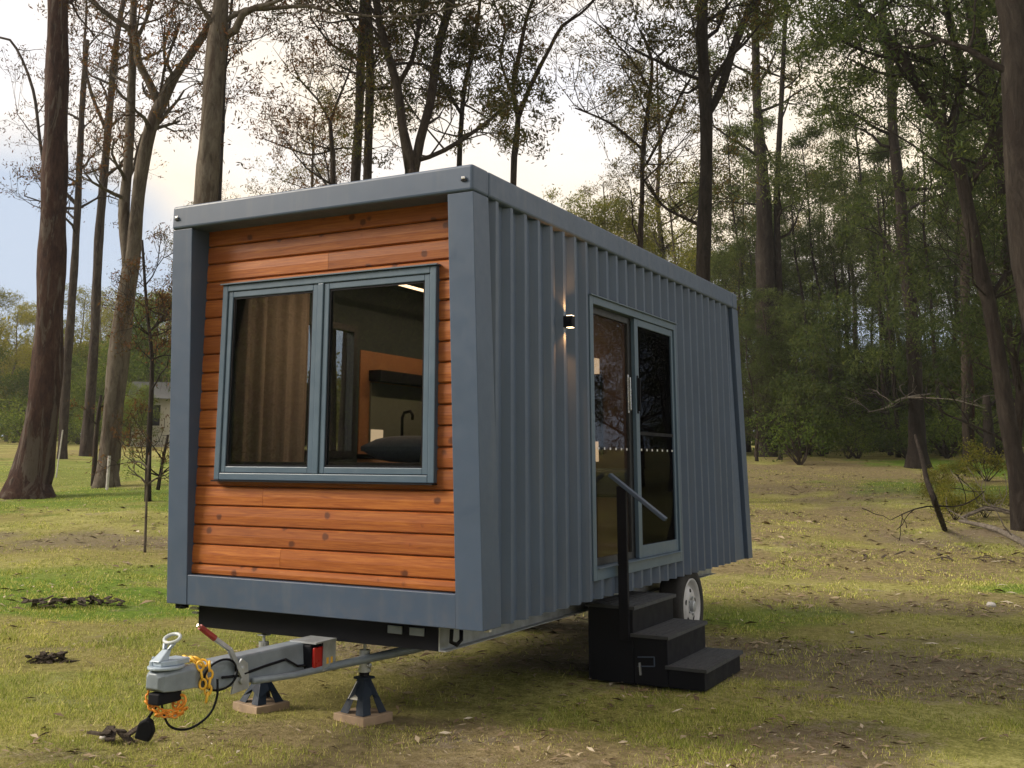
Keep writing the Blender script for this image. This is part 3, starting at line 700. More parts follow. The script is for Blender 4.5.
c=MB(); chain(c,[(HX-.085,-1.30,-.20),(HX-.085,-1.30,-.24),(HX-.06,-1.30,-.285),(HX+.0,-1.27,-.315),(HX+.05,-1.20,-.33),(HX+.09,-1.12,-.31),(HX+.085,-1.10,-.27)],.022,.0065); 
chain(c,[(HX-.07,-1.32,-.27),(HX-.0,-1.29,-.335),(HX+.05,-1.2,-.35),(HX+.09,-1.10,-.33)],.022,.0065)
chain(c,[(HX+.02,-1.19,-.24),(HX+.05,-1.18,-.30),(HX+.06,-1.14,-.26),(HX+.07,-1.12,-.30)],.02,.0065)
c.torus((HX+.05,-1.17,-.275),.038,.0085,(.3,-1,.3),1.2,18,6); o=c.build('safety_chain',M['orange'],house,smooth=True); o.scale=(.8,.8,.8); o.location=((HX+.02)*.2,-1.2*.2+.055,-.29*.2+.0)

# ------------------------------------------------------------------ things inside the house
cu=MB(); n=60; x=TX0+.13
vs=[];fs=[]
for i in range(n+1):
    y=.30+.92*i/n; xx=x+.026*math.sin(i*.62+.8*math.sin(i*.21))+.008*math.sin(i*1.7+1)
    vs+=[(xx,y,.55),(xx,y,2.3),(xx+.004,y,.55),(xx+.004,y,2.3)]
for i in range(n):
    a=4*i;b=a+4; fs+=[(a,b,b+1,a+1),(b+2,a+2,a+3,b+3)]
cu.add(vs,fs); o=cu.build('curtain',M['fabric'],smooth=True); tag(o,'pleated beige curtain hanging inside, seen through the left pane of the front window','curtain')
bed=empty('bed',(-1.2,.9,.1)); tag(bed,'dark blue bed base and mattress behind the bottom of the front window','bed')
f=MB(); f.box(TX0+.18,-.12,.18,1.55,.10,.55); f.build('bed_base',M['innerbrown'],bed,off=bed.location)
f=MB(); f.box(TX0+.17,-.11,.17,1.56,.552,.90); f.build('mattress',M['bedding'],bed,bevel=.06,seg=4,off=bed.location)
def cushion(name,c,sx,sy,sz,rz,tilt,mat,label,cat):
    bm=bmesh.new(); bmesh.ops.create_cube(bm,size=1)
    bmesh.ops.subdivide_edges(bm,edges=bm.edges,cuts=7,use_grid_fill=True)
    for v in bm.verts:
        a,b=v.co.x*2,v.co.y*2; k=(1-abs(a)**3)*(1-abs(b)**3); k=max(k,.02)**.45
        v.co.x*=sx*(1-.06*b*b); v.co.y*=sy*(1-.06*a*a); v.co.z*=sz*k
    me=bpy.data.meshes.new(name); bm.to_mesh(me); bm.free()
    o=link(name,me,None,mat,True); o.location=c; o.rotation_euler=(tilt,0,rz); return tag(o,label,cat)
cushion('pillow',(-.80,.55,.985),.62,.40,.17,.1,0,M['pillow'],'plump grey pillow lying on the bed behind the right pane of the front window','pillow')
kit=empty('kitchen_cabinet',(TX0+.08,2.5,.1)); tag(kit,'orange timber kitchen cabinet with a black shelf behind the front window','kitchen cabinet')
kx=TX0+.076; off=kit.location
f=MB(); f.box(kx,kx+.5,1.98,3.9,.10,.93); f.build('cupboard',M['innerwood'],kit,off=off)
f=MB(); f.box(kx,kx+.52,1.97,3.91,.932,.965); f.build('worktop',M['black'],kit,off=off)
f=MB(); f.box(kx,kx+.014,1.98,3.9,.967,1.82); f.build('back_panel',M['innerwood'],kit,off=off)
f=MB(); f.box(kx+.016,kx+.14,2.10,3.2,1.57,1.66); f.build('shelf',M['black'],kit,off=off,bevel=.004)
f=MB(); f.box(kx+.016,kx+.03,2.12,3.4,.98,1.56); f.build('splashback',M['greenpanel'],kit,off=off)
f=MB(); p=Vector((kx+.28,2.22,.967)); f.tube([p,p+Vector((0,0,.30)),p+Vector((.02,0,.34)),p+Vector((.08,0,.35)),p+Vector((.10,0,.32)),p+Vector((.10,0,.28))],.013,8); f.build('tap',M['black'],kit,smooth=True,off=off)
f=MB(); f.box(kx+.03,kx+.04,2.13,2.30,1.0,1.17); f.build('pale_flower_glow',M['inner_glow'],kit,off=off)  # glowing box added in place of a whitish flower, no lamp here
o=MB().box(-1.745,-1.72,1.5,3.6,2.295,2.312).build('ceiling_strip_light',M['led']); tag(o,'thin glowing warm strip light on the ceiling behind the right window pane','strip light')
par=MB(); par.box(TX0+.08,-.08,3.95,4.0,.10,2.40); o=par.build('partition_wall',M['innerbrown']); tag(o,'brown timber partition seen through the left glass panel of the sliding door','partition')
f=empty('interior_wall_lamp',(-.98,3.94,1.55)); tag(f,'small glowing warm wall lamp seen through the left edge of the door glass','wall lamp')
q=MB(); q.box(-1.03,-.92,3.87,3.948,1.72,1.86); q.build('lamp_shade',M['inner_glow'],f,off=f.location); q=MB(); q.box(-1.05,-.90,3.92,3.948,.98,1.71); q.build('backplate',M['black'],f,off=f.location)
q=MB(); q.box(-1.04,-.93,3.90,3.919,.92,1.10); q.build('lower_lens',M['inner_glow'],f,off=f.location)
o=MB(); o.box(-1.5,-.30,3.3,3.9,.10,.62); b_=o.build('bench',M['innerbrown']); tag(b_,'low brown timber bench inside behind the left door panel','bench')
o=MB(); o.box(-1.48,-.32,3.32,3.88,.622,.86); b_=o.build('bench_cushion',M['ceil'],bevel=.03); tag(b_,'dark green seat cushion on the bench behind the left door panel','cushion')
ld=bpy.data.lights.new('ceiling_strip_glow','AREA'); ld.shape='RECTANGLE'; ld.size=.05; ld.size_y=3.2; ld.energy=15; ld.color=(1,.66,.4)
o=bpy.data.objects.new('ceiling_strip_glow',ld); COL.objects.link(o); o.location=(-1.45,2.0,2.36)

# ------------------------------------------------------------------ entry steps
st=empty('entry_steps',(.2,2.4,-.6)); tag(st,'three black steel steps with a single handrail leading up to the sliding door','entry steps'); off=st.location
Y0,Y1=2.0,2.86
f=MB()
for (x0,x1,z) in ((-.24,.10,-.095),(.10,.345,-.275),(.345,.60,-.465)):
    f.box(x0+.002,x1-.002,Y0,Y1,-.585,z)
f.build('riser_box',M['black'],st,bevel=.004,off=off)
for (x0,x1,z) in ((-.25,.115,-.095),(.085,.355,-.275),(.33,.615,-.465)):
    f=MB(); f.box(x0,x1,Y0-.02,Y1+.02,z+.001,z+.022); [f.box(x0+.03+.045*q_,x0+.036+.045*q_,Y0+.04,Y1-.04,z+.021,z+.0255) for q_ in range(int((x1-x0-.05)/.045)+1)]; f.bar((x1+.001,Y0-.02,z+.010),(x1+.001,Y1+.02,z+.010),.004,.024); o=f.build('tread',M['tread'],st,off=off)
f=MB(); f.tube([(.17,Y0-.004,-.40),(.17,Y0-.012,-.40)],.004,6)
f.bar((.13,Y0-.006,-.405),(.25,Y0-.006,-.395),.008,.006); f.bar((.13,Y0-.006,-.465),(.25,Y0-.006,-.455),.008,.006); f.bar((.25,Y0-.006,-.395),(.25,Y0-.006,-.455),.008,.006,(1,0,0)); f.build('side_handle',M['steel'],st,off=off)
f=MB(); f.bar((.145,Y0-.008,-.44),(.15,Y0-.008,-.52),.02,.01,(1,0,0)); f.build('latch',M['galv'],st,off=off)
f=MB(); f.box(.008,.078,1.965,1.998,-.30,.745); f.build('handrail_post',M['black'],st,bevel=.003,off=off)
f=MB(); f.bar((-.045,1.98,.825),(.365,1.98,.522),.05,.026); f.build('handrail',M['steel'],st,bevel=.004,off=off)
# ------------------------------------------------------------------ jack stands
def jack(x,y,rz,htop,label,low,sticker):
    j=empty('jack_stand',(x,y,tz(x,y)+.02),rz); tag(j,label,'jack stand','jack stands under the front of the house')
    b=MB(); b.box(-.125,.125,-.125,.125,-.03,.022); b.build('timber_pad',M['ply'],j,bevel=.004)
    hh=.215 if not low else .17
    for k in range(4):
        a=k*math.pi/2+math.pi/4; a2=a+math.pi/2
        c0=Vector((math.cos(a),math.sin(a),0)); c1=Vector((math.cos(a2),math.sin(a2),0))
        top=.035; bot=.135
        m=MB()
        # angled leg along the corner (L section)
        for cc in (c1,Vector((math.cos(a-math.pi/2),math.sin(a-math.pi/2),0))):
            p0=c0*bot; p1=c0*top; e=(cc-c0).normalized()
            w0,w1=.062,.034; nrm=Vector((0,0,1)).cross(e)*.003
            m.hexa([(*((p0)[:2]),.024),(*((p0+e*w0)[:2]),.024),(*((p0+e*w0+nrm)[:2]),.024),(*((p0+nrm)[:2]),.024),
                    (*((p1)[:2]),hh),(*((p1+e*w1)[:2]),hh),(*((p1+e*w1+nrm)[:2]),hh),(*((p1+nrm)[:2]),hh)])
        m.build('leg',M['navy'],j)
    m=MB()
    for k in range(4):   # gusset plates between the legs near the top
        a=k*math.pi/2+math.pi/4; a2=a+math.pi/2
        def P(aa,z):
            r=.135+(.035-.135)*(z-.024)/(hh-.024); return Vector((math.cos(aa)*r,math.sin(aa)*r,z))
        z0=hh*.40
        if low: z0=hh*.34
        q=[P(a,z0),P(a2,z0),P(a2,hh),P(a,hh)]; c=(q[0]+q[1])/2; n=Vector((c.x,c.y,.0)).normalized()*.003
        mid=(q[0]+q[1])/2+Vector((0,0,.045))
        m.add([q[0],mid,q[1],q[2],q[3],q[0]-n,mid-n,q[1]-n,q[2]-n,q[3]-n],[(0,1,2,3,4),(9,8,7,6,5),(0,5,6,1),(1,6,7,2),(2,7,8,3),(3,8,9,4),(4,9,5,0)])
    m.build('gusset',M['navy'],j)
    m=MB(); m.box(-.045,.045,-.045,.045,hh-.004,hh+.008); m.build('collar',M['navy'],j)
    m=MB(); m.box(-.022,.022,-.022,.022,.10,htop-.16); m.build('post',M['black'],j,bevel=.003)
    m=MB(); m.tube([(0,0,htop-.161),(0,0,htop-.045)],.032,12); m.tube([(0,0,htop-.17),(0,0,htop-.15)],.038,12); m.lathe((.033,0,htop-.13),(1,0,0),[(.014,0),(.014,.016),(0,.018)],8); m.build('screw_collar',M['galv'],j)
    m=MB(); m.tube([(0,0,htop-.05),(0,0,htop-.008)],.010,8); m.box(-.03,.03,-.03,.03,htop-.008,htop-.001); m.build('screw_head',M['galv'],j)
    if sticker:
        m=MB(); aa=-3*math.pi/4; a2=-math.pi/4
        def P(aa,z,o=.004):
            r=.135+(.035-.135)*(z-.024)/(hh-.024)+o; return Vector((math.cos(aa)*r,math.sin(aa)*r,z))
        q=[P(aa,.10),P(a2,.10),P(a2,.195),P(aa,.195)]
        q=[q[0].lerp(q[1],.05),q[0].lerp(q[1],.80),q[3].lerp(q[2],.80),q[3].lerp(q[2],.05)]; n=Vector((0,-.002,0))
        m.hexa([q[0],q[1],q[1]-n,q[0]-n,q[3],q[2],q[2]-n,q[3]-n]); m.build('sticker',M['paper'],j)
    return j
jack(-.945,.25,R(-10),.42,'dark blue jack stand with a white sticker under the house front',False,True)
jack(-1.655,.17,R(-14),.42,'dark blue jack stand without a sticker behind the grey drawbar, the left one',True,False)

# ------------------------------------------------------------------ trees
def leaf_mesh(name,centers,n,spread,size,rs,narrow=.28,droop=.6,flat=.75):
    g=np.random.default_rng(rs); c=np.repeat(np.asarray(centers,float),n,0); N=len(c)
    o=g.normal(size=(N,3))*spread*np.array([1,1,flat]); o*= (g.random((N,1))**.3)
    p=c+o; L=size*(.6+.8*g.random(N))
    ax=g.normal(size=(N,3)); ax[:,2]-=droop; ax/=np.linalg.norm(ax,axis=1)[:,None]
    s=np.cross(ax,g.normal(size=(N,3))); s/=np.linalg.norm(s,axis=1)[:,None]+1e-9
    a=ax*(L/2)[:,None]; b=s*(L*narrow/2)[:,None]
    return np_mesh(name,np.stack([p-a,p-b,p+a,p+b],1).reshape(-1,3),4)
def grow(mb,tips,p,d,L,r,lev,rg,up=.25,sides=5):
    n=4; pts=[p.copy()]; rads=[r]; q=p.copy(); d=d.normalized()
    for i in range(n):
        d=(d+Vector((rg.gauss(0,.22),rg.gauss(0,.22),rg.gauss(0,.18)+up*.35))).normalized()
        q=q+d*(L/n); pts.append(q.copy()); rads.append(max(.006,r*(1-.62*(i+1)/n)))
        if lev>0 and i>=1:
            for _ in range(1 if rg.random()<.75 else 2):
                a=d.orthogonal().normalized(); a.rotate(Matrix.Rotation(rg.random()*6.28,3,d))
                nd=(d*.75+a*(.6+.5*rg.random())+Vector((0,0,up*.3))).normalized()
                grow(mb,tips,q.copy(),nd,L*(.5+.22*rg.random()),rads[-1]*.62,lev-1,rg,up,max(3,sides-1))
        if lev==0 and i>=2: tips.append(tuple(q))
    if lev<=1: tips.append(tuple(q))
    mb.tube(pts,rads,sides,cap=False)
def nrx(q): return np.random.default_rng(q)
def tree(name,cat,label,stems,d,seed,bark,leaf,extend=5.0,nb=10,bl=2.2,lev=2,leafn=14,spread=.28,lsize=.15,from_h=.45,up=.25,base_v=None,group=None,flare=1.35,top_b=10,narrow=.28,extra=()):
    rg=random.Random(seed); tr=MB(); bro=MB(); tips=[]; first=None
    if stems[0][0][1]>=430:
        q=GP(stems[0][0][0],stems[0][0][1])-CAM; d=q.dot(FH)
    for si,stm in enumerate(stems):
        dd=[d+rg.uniform(-.3,.3)*0 for _ in stm]
        pts=[]; rads=[]
        drift=rg.uniform(-.6,.6) if si else 0
        for i,(u,v,wpx) in enumerate(stm):
            dq=d+drift*i/max(1,len(stm)-1)
            pts.append(W(u,v,dq)); rads.append(max(.012,wpx/2*dq/FPX))
        if si==0:
            g=pts[0]; gz=tz(g.x,g.y)
            if g.z<gz+1.2 or stm[0][1]>=430:
                pts[0]=Vector((g.x,g.y,gz-.15)); 
                if flare>1: 
                    pts.insert(1,Vector((g.x,g.y,gz+.35)).lerp(Vector((pts[1].x,pts[1].y,gz+.35)),.15)); rads.insert(0,rads[0]*flare)
            else: # foot hidden behind the house: carry the stem down to the ground
                dirn=(pts[0]-pts[1]).normalized(); k=(pts[0].z-gz+.15)/max(.2,-dirn.z); foot=pts[0]+Vector((dirn.x*k*.5,dirn.y*k*.5,-(pts[0].z-gz+.15)))
                pts.insert(0,foot); rads.insert(0,rads[0]*1.25)
        if stm[-1][1]<=25 and extend>0:   # leaves the frame: grow on upwards
            dirn=(pts[-1]-pts[-2]).normalized(); p=pts[-1]; r=rads[-1]
            for k in range(3):
                dirn=(dirn+Vector((rg.gauss(0,.12),rg.gauss(0,.12),.25))).normalized(); p=p+dirn*extend/3; r*=.72; pts.append(p.copy()); rads.append(r)
            for k in range(top_b):
                t=rg.random(); q=pts[-4].lerp(pts[-1],t); a=rg.random()*6.28
                grow(bro,tips,q,Vector((math.cos(a),math.sin(a),.35)),bl*(1.0+.5*rg.random()),max(.02,r*.8),lev,rg,up)
        sp,sr=smooth_path(pts,rads,.45)
        seedj=rg.random()*10
        tr.tube(sp,sr,12 if max(rads)>.12 else 8,jit=lambda i,k:1+.07*math.sin(i*1.3+k*2.1+seedj)+.05*math.sin(k*3.7+seedj))
        # side branches
        n=nb if si==0 else max(2,int(nb*.7))
        ztop=max(p.z for p in sp); z0=sp[0].z if si==0 else sp[0].z
        for k in range(n):
            t=(from_h+(1-from_h)*rg.random()) if si==0 else .15+.85*rg.random()
            i=min(len(sp)-2,int(t*(len(sp)-1))); a=rg.random()*6.28; r=min(sr[i]*.45,.07)
            grow(bro,tips,sp[i].copy(),Vector((math.cos(a),math.sin(a),rg.uniform(.1,.9))),bl*(.6+.7*rg.random()),max(.018,r),lev,rg,up)
        if si==0: first=Vector((sp[0].x,sp[0].y,tz(sp[0].x,sp[0].y)))
    for (u,v,n,sx,sz) in extra:      # extra leafy boughs at given spots
        c=W(u,v,d)
        for k in range(n):
            tips.append((c.x+rg.gauss(0,sx),c.y+rg.gauss(0,sx),c.z+rg.gauss(0,sz)))
    e=empty(name,first); tag(e,label,cat,group)
    tr.build('trunk',M[bark],e,smooth=True,off=first)
    if bro.v: bro.build('branches',M[bark],e,smooth=True,off=first)
    if tips and leafn:
        T=np.array(tips)-np.array(first); T=T[nrx(seed).random(len(T))<.55]; me=leaf_mesh('crown',T,int(leafn*2.1),spread*.56,lsize*.85,seed,narrow); link('crown',me,e,M[leaf])
    return e
GT='eucalyptus tree'
T=tree
T('eucalyptus_tree',GT,'massive red brown eucalyptus with peeling bark and a flared foot at the far left',[[(27,497,42),(33,470,38),(44,400,31),(49,330,27),(52,250,27),(56,120,24),(58,0,21)]],25,1,'bark_red','leaf_rust',6,5,2.6,2,7,.35,.15,.75,flare=1.55)
T('eucalyptus_tree',GT,'thin grey eucalyptus just right of the massive red brown trunk',[[(62,459,9),(66,380,9),(72,300,8),(77,220,7),(82,110,6),(87,40,5)],[(77,205,4),(45,165,3.5),(33,90,3),(10,40,2.5),(-20,38,2)]],32,2,'bark_brown','leaf_rust',0,10,1.8,2,5,.3,.14,.5)
T('eucalyptus_tree',GT,'slender grey eucalyptus standing between the thin trunk and the forked one at left',[[(86,456,12),(91,390,10),(95,330,9),(99,240,9),(106,155,8),(112,85,7),(118,30,6),(124,0,5)],[(106,130,4),(92,95,3.5),(84,60,3),(86,20,2.5)]],35,3,'bark_brown','leaf_rust',4,11,1.8,2,5,.3,.15,.5)
T('eucalyptus_tree',GT,'forked grey eucalyptus with a thick curving fork left of the house',[[(106,487,23),(109,460,20),(116,380,20),(124,310,20),(133,250,15),(140,180,13),(150,130,14),(161,103,13),(174,78,10),(190,55,9),(205,32,8),(216,8,7)],
   [(129,270,13),(124,215,11),(128,165,10),(131,103,9),(133,50,8),(134,0,7)],[(159,103,9),(148,80,8),(138,60,8),(135,34,7),(118,22,6),(100,8,5),(85,-8,5)],[(136,40,5),(146,20,4),(152,0,4)],[(160,104,4),(164,70,3),(178,30,3)]],26,4,'bark_pale','leaf_rust',4,12,1.7,2,5,.3,.14,.55)
T('sapling',"sapling",'thin leaning stem beside the foot of the forked grey eucalyptus',[[(93,486,5),(95,455,5),(97,425,4),(101,395,3)]],25.5,5,'bark_brown','leaf_rust',0,4,.6,1,5,.15,.1,.5,flare=1)
T('eucalyptus_tree',GT,'tall smooth pale eucalyptus rising behind the roof at the left corner of the house',[[(205,210,23),(209,150,22),(213,95,22),(217,40,20),(221,0,17)],[(224,36,9),(236,30,9),(243,14,8),(262,6,6),(280,0,4)],[(216,30,6),(205,12,5),(198,0,4)],[(224,22,6),(245,10,6),(275,8,5),(310,6,4),(330,12,3)]],22,6,'bark_pale','leaf_rust',5,7,1.9,2,6,.28,.14,.7,extra=((245,120,8,.5,.5),(240,140,5,.4,.3),(180,35,6,.5,.4)))
T('eucalyptus_tree',GT,'very thin dark stem close against the tall smooth pale eucalyptus',[[(219,196,5),(222,140,4),(225,70,3.5),(232,0,3)]],23,7,'bark_dark','leaf_rust',3,9,1.3,2,4,.25,.13,.4)
T('eucalyptus_tree',GT,'small thin umbrella shaped gum behind the roof left of the twin trunks',[[(333,185,6),(332,150,5),(330,120,4)],[(330,122,3),(318,100,2.5),(300,80,2),(292,62,1.5)],[(330,122,3),(340,95,2.5),(350,70,2),(352,50,1.5)],[(332,150,2.5),(310,155,2),(280,145,1.6),(262,138,1.2)]],32,8,'bark_brown','leaf_rust',0,9,1.6,2,4,.32,.14,.7)
T('eucalyptus_tree',GT,'straight brown eucalyptus, left one of the close twin trunks behind the roof',[[(355,190,10),(359,120,9),(361,60,9),(364,0,8)]],28,9,'bark_brown','leaf_rust',5,8,1.8,2,6,.3,.14,.6)
T('eucalyptus_tree',GT,'straight brown eucalyptus, right one of the close twin trunks behind the roof',[[(367,190,9),(369,120,9),(370,60,9),(367,0,8)],[(371,90,4),(385,88,3.5),(400,86,3)]],27,10,'bark_brown','leaf_rust',5,8,1.8,2,6,.3,.14,.6)
T('eucalyptus_tree',GT,'wide forked eucalyptus with dark foliage rising behind the middle of the roof',[[(412,200,15),(411,170,13),(403,130,10),(397,85,9),(385,45,8),(376,0,8)],[(414,172,10),(420,140,10),(430,105,9),(434,75,9),(440,40,9),(452,0,8)],[(419,160,5),(445,150,5),(490,120,4),(520,90,3)],[(397,85,5),(412,60,5),(420,20,4),(424,0,4)]],25,11,'bark_brown','leaf_gum',5,13,2.0,2,16,.32,.15,.6,extra=((445,45,34,.5,.6),(480,55,22,.5,.5),(400,15,18,.7,.3),(500,15,14,.7,.4),(440,10,16,.6,.4),(395,110,8,.4,.3)))
T('eucalyptus_tree',GT,'thin dark gum stem behind the roof corner nearest the middle',[[(459,175,6),(461,130,5),(464,90,5),(475,40,4),(480,0,3.5)],[(462,115,4),(440,80,3.5),(425,65,3)]],27,12,'bark_dark','leaf_gum',3,11,1.6,2,13,.3,.14,.5,extra=((470,75,20,.4,.4),(490,120,8,.6,.3)))
T('eucalyptus_tree',GT,'slim y shaped gum with sparse leaves standing alone against the sky behind the roof',[[(513,195,7),(515,150,7),(518,118,6),(513,90,5),(520,50,5),(526,20,4),(533,0,3.5)],[(518,118,6),(528,92,5),(537,72,5),(550,48,4),(562,26,4),(580,14,3),(596,-2,2.5)],[(513,95,3),(500,60,3),(505,30,2.5),(495,5,2)]],27,13,'bark_brown','leaf_rust',3,8,1.3,2,5,.25,.13,.62)
T('dead_tree','tree','spindly pale bare tree with long side twigs above the long roof edge',[[(640,255,6),(642,200,5),(643,148,5),(649,100,4),(652,60,3.5),(640,30,3)],[(643,150,3),(620,130,3),(600,118,2.4),(575,108,1.6)],[(646,165,3),(665,130,3),(678,100,3),(690,80,2.5)],[(650,90,3),(632,60,2.4),(618,45,2),(605,25,1.5)],[(644,180,3),(662,205,3),(678,215,3),(700,225,4)]],28,14,'bark_brown','leaf_gum',0,13,1.6,2,3,.25,.13,.3)
T('eucalyptus_tree',GT,'straight dark grey eucalyptus with a stout right fork above the long roof edge',[[(703,300,15),(704,226,14),(706,170,13),(706,117,13),(703,60,12),(702,0,11)],[(708,112,9),(720,92,9),(728,65,9),(736,40,8),(748,14,8),(756,-5,7)],[(702,80,4),(680,72,4),(655,60,3),(630,48,2)]],24,15,'bark_dark','leaf_gum',5,10,2.0,2,14,.3,.15,.55,extra=((640,18,14,.6,.25),(690,20,12,.5,.3)))
T('eucalyptus_tree',GT,'thick brown grey trunk just beyond the right rear corner of the house',[[(768,457,23),(767,380,21),(766,300,20),(765,240,18),(763,180,13),(757,100,9),(755,0,8)],[(776,455,9),(778,380,8),(779,300,8),(777,200,6),(782,90,5),(786,0,4)]],31,16,'bark_dark','leaf_green',4,10,2.6,2,22,.45,.18,.5)
T('eucalyptus_tree',GT,'straight dark trunk with a flared dark foot standing mid clearing on the right',[[(918,468,22),(917,440,16),(915,380,14),(911,310,13),(904,257,12),(901,203,11),(893,135,10),(891,80,9),(884,34,8),(882,0,8)],[(915,400,4),(900,405,3),(880,412,2.5)]],36,17,'bark_dark','leaf_green',4,12,2.4,2,20,.42,.17,.4,flare=1.35)
T('she_oak','tree','dark slanting tree leaning left beside the right edge of the clearing',[[(1024,530,20),(1017,470,18),(1008,420,16),(1000,370,15),(989,302,14),(977,257,14),(968,210,13),(960,170,13),(947,135,12),(930,105,11),(912,75,10),(896,46,9),(870,18,8),(845,-6,7)],[(966,195,8),(980,165,7),(990,140,6),(1000,120,5)],[(947,135,7),(957,100,6),(965,70,6),(950,30,6),(945,0,6)],[(896,50,6),(925,60,5),(950,75,5),(985,95,4)],[(990,300,5),(1005,275,5),(1024,268,4)]],18.5,18,'bark_dark','leaf_green',3,15,2.0,2,12,.32,.13,.45,flare=1.2)
T('eucalyptus_tree',GT,'huge grey trunk filling the upper right edge with cracked bark',[[(1095,560,46),(1068,450,42),(1045,330,38),(1027,230,36),(1020,120,32),(1016,40,30),(1010,0,28)]],18,19,'bark_dark','leaf_green',4,5,2.2,2,12,.35,.14,.5)
T('eucalyptus_tree',GT,'leaning grey trunk crossing into the huge trunk at the upper right',[[(1052,500,24),(1034,330,22),(1015,230,20),(1002,150,19),(990,95,18),(980,50,17),(972,0,16)]],21,20,'bark_dark','leaf_green',4,6,2.2,2,14,.35,.14,.5)
T('eucalyptus_tree',GT,'plain straight trunk behind the slanting dark tree at right',[[(968,462,10),(966,380,9),(965,300,9),(963,150,8),(956,60,7),(948,0,6)]],30,21,'bark_brown','leaf_green',4,12,2.2,2,20,.4,.16,.35)
T('burnt_trunk','tree trunk','short charred black trunk beside the reddish stem right of the clearing',[[(990,463,13),(989,440,11),(988,420,9),(986,395,6)]],34,22,'bark_dark','leaf_green',0,4,.8,1,8,.3,.14,.5,flare=1.5)
T('sapling','sapling','thin reddish stem left of the charred black trunk',[[(971,462,6),(972,430,5),(972,390,4),(968,340,3)]],33,23,'bark_red','leaf_green',0,6,1.2,1,14,.3,.14,.4,flare=1)
T('sapling','sapling','spindly branching sapling just left of the house wall',[[(148,502,7),(148,470,6),(150,420,5),(152,360,4),(147,310,3),(142,240,2.5)],[(151,330,2.5),(160,322,2),(170,312,1.5)],[(158,490,4),(163,460,3),(168,435,2.5)]],21,24,'bark_dark','leaf_rust',0,10,.9,2,4,.2,.09,.35,flare=1)
T('sapling','sapling','pale thin bare sapling with a bushy foot standing in the grass left of the house',[[(145,553,3),(146,520,2.5),(147,485,2),(149,455,1.6)]],15.6,25,'bark_pale','leaf_bush',0,3,.35,1,2,.1,.06,.4,flare=1)

# ---- forest tree kinds, built once and copied
def forest_tree(name,label,seed,H,r,bark,leaf,h0,nb,bl,leafn,spread,lsize,group,up=.15,cat='tree',lev=2):
    rg=random.Random(seed); tr=MB(); br=MB(); tips=[]; pts=[];rads=[]
    x=y=0
    for i in range(9):
        t=i/8; pts.append(Vector((x,y,-.3+H*t))); rads.append(r*(1.25 if i==0 else 1)*(1-.82*t)); x+=rg.gauss(0,.16); y+=rg.gauss(0,.16)
    sp,sr=smooth_path(pts,rads,.8); tr.tube(sp,sr,8)
    for k in range(nb):
        t=h0+(1-h0)*(k+rg.random())/nb; i=min(len(sp)-1,int(t*(len(sp)-1))); a=rg.random()*6.28
        ln=bl*(1.25-.75*t)*(.7+.5*rg.random())
        grow(br,tips,sp[i].copy(),Vector((math.cos(a),math.sin(a),.25+.4*rg.random())),ln,max(.02,sr[i]*.4),lev,rg,up,4)
    e=empty(name,(0,0,0)); tag(e,label,cat,group)
    tr.build('trunk',M[bark],e,smooth=True); br.build('branches',M[bark],e,smooth=True)
    link('crown',leaf_mesh('crown',tips,leafn,spread,lsize,seed,.13 if 'oak' in name else .34),e,M[leaf]); return e
def copy_tree(o):
    c=o.copy(); COL.objects.link(c)
    for ch in list(o.children):
        k=ch.copy(); COL.objects.link(k); k.parent=c
    return c
def plant(proto,x,y,s,rz,used,label=None,group=None):
    o=proto if id(proto) not in used else copy_tree(proto); used.add(id(proto))
    o.location=(x,y,tz(x,y)); o.scale=(s,s,s*rnd.uniform(.92,1.08)); o.rotation_euler[2]=rz
    if label: o['label']=label
    if group: o['group']=group
    return o
GR='dense wood on the right'; GL='pale bushy trees beyond the clearing on the left'
P1=forest_tree('she_oak','dark green feathery she oak in the dense wood beyond the clearing',101,13,.17,'bark_brown','leaf_green',.16,26,3.0,13,.26,.24,'feathery she oaks in the wood')
P2=forest_tree('gum_tree','slim tall brown stemmed gum in the wood beyond the clearing',102,18,.20,'bark_brown','leaf_gum',.50,18,3.0,13,.24,.13,'tall slim gums in the wood')
P3=forest_tree('gum_tree','pale stemmed gum with loose yellow green foliage beyond the clearing',103,13,.16,'bark_pale','leaf_yellow',.28,26,3.0,14,.30,.14,'yellow green gums beyond the clearing')
P4=forest_tree('wattle_tree','low rounded mid green wattle under the taller trees',104,5.5,.09,'bark_brown','leaf_bush',.10,30,2.0,17,.30,.13,'low wattles under the trees')
P5=forest_tree('gum_tree','bare lower stemmed thin gum standing in the shaded wood',105,16,.12,'bark_dark','leaf_green',.50,13,1.9,12,.24,.13,'thin dark stems in the shaded wood')
used=set(); pl=[]
def scatter(proto,n,u0,u1,d0,d1,s0,s1,mind=1.3,seed=0):
    g=random.Random(seed); k=0; tries=0
    while k<n and tries<n*30:
        tries+=1; u=g.uniform(u0,u1); d=math.sqrt(g.uniform(d0*d0,d1*d1)); p=G(u,d)
        if any((p.x-a)**2+(p.y-b)**2<mind**2 for a,b in pl): continue
        if math.hypot(p.x+1.2,p.y-2.7)<9: continue
        pl.append((p.x,p.y)); plant(proto,p.x,p.y,g.uniform(s0,s1),g.random()*6.28,used); k+=1
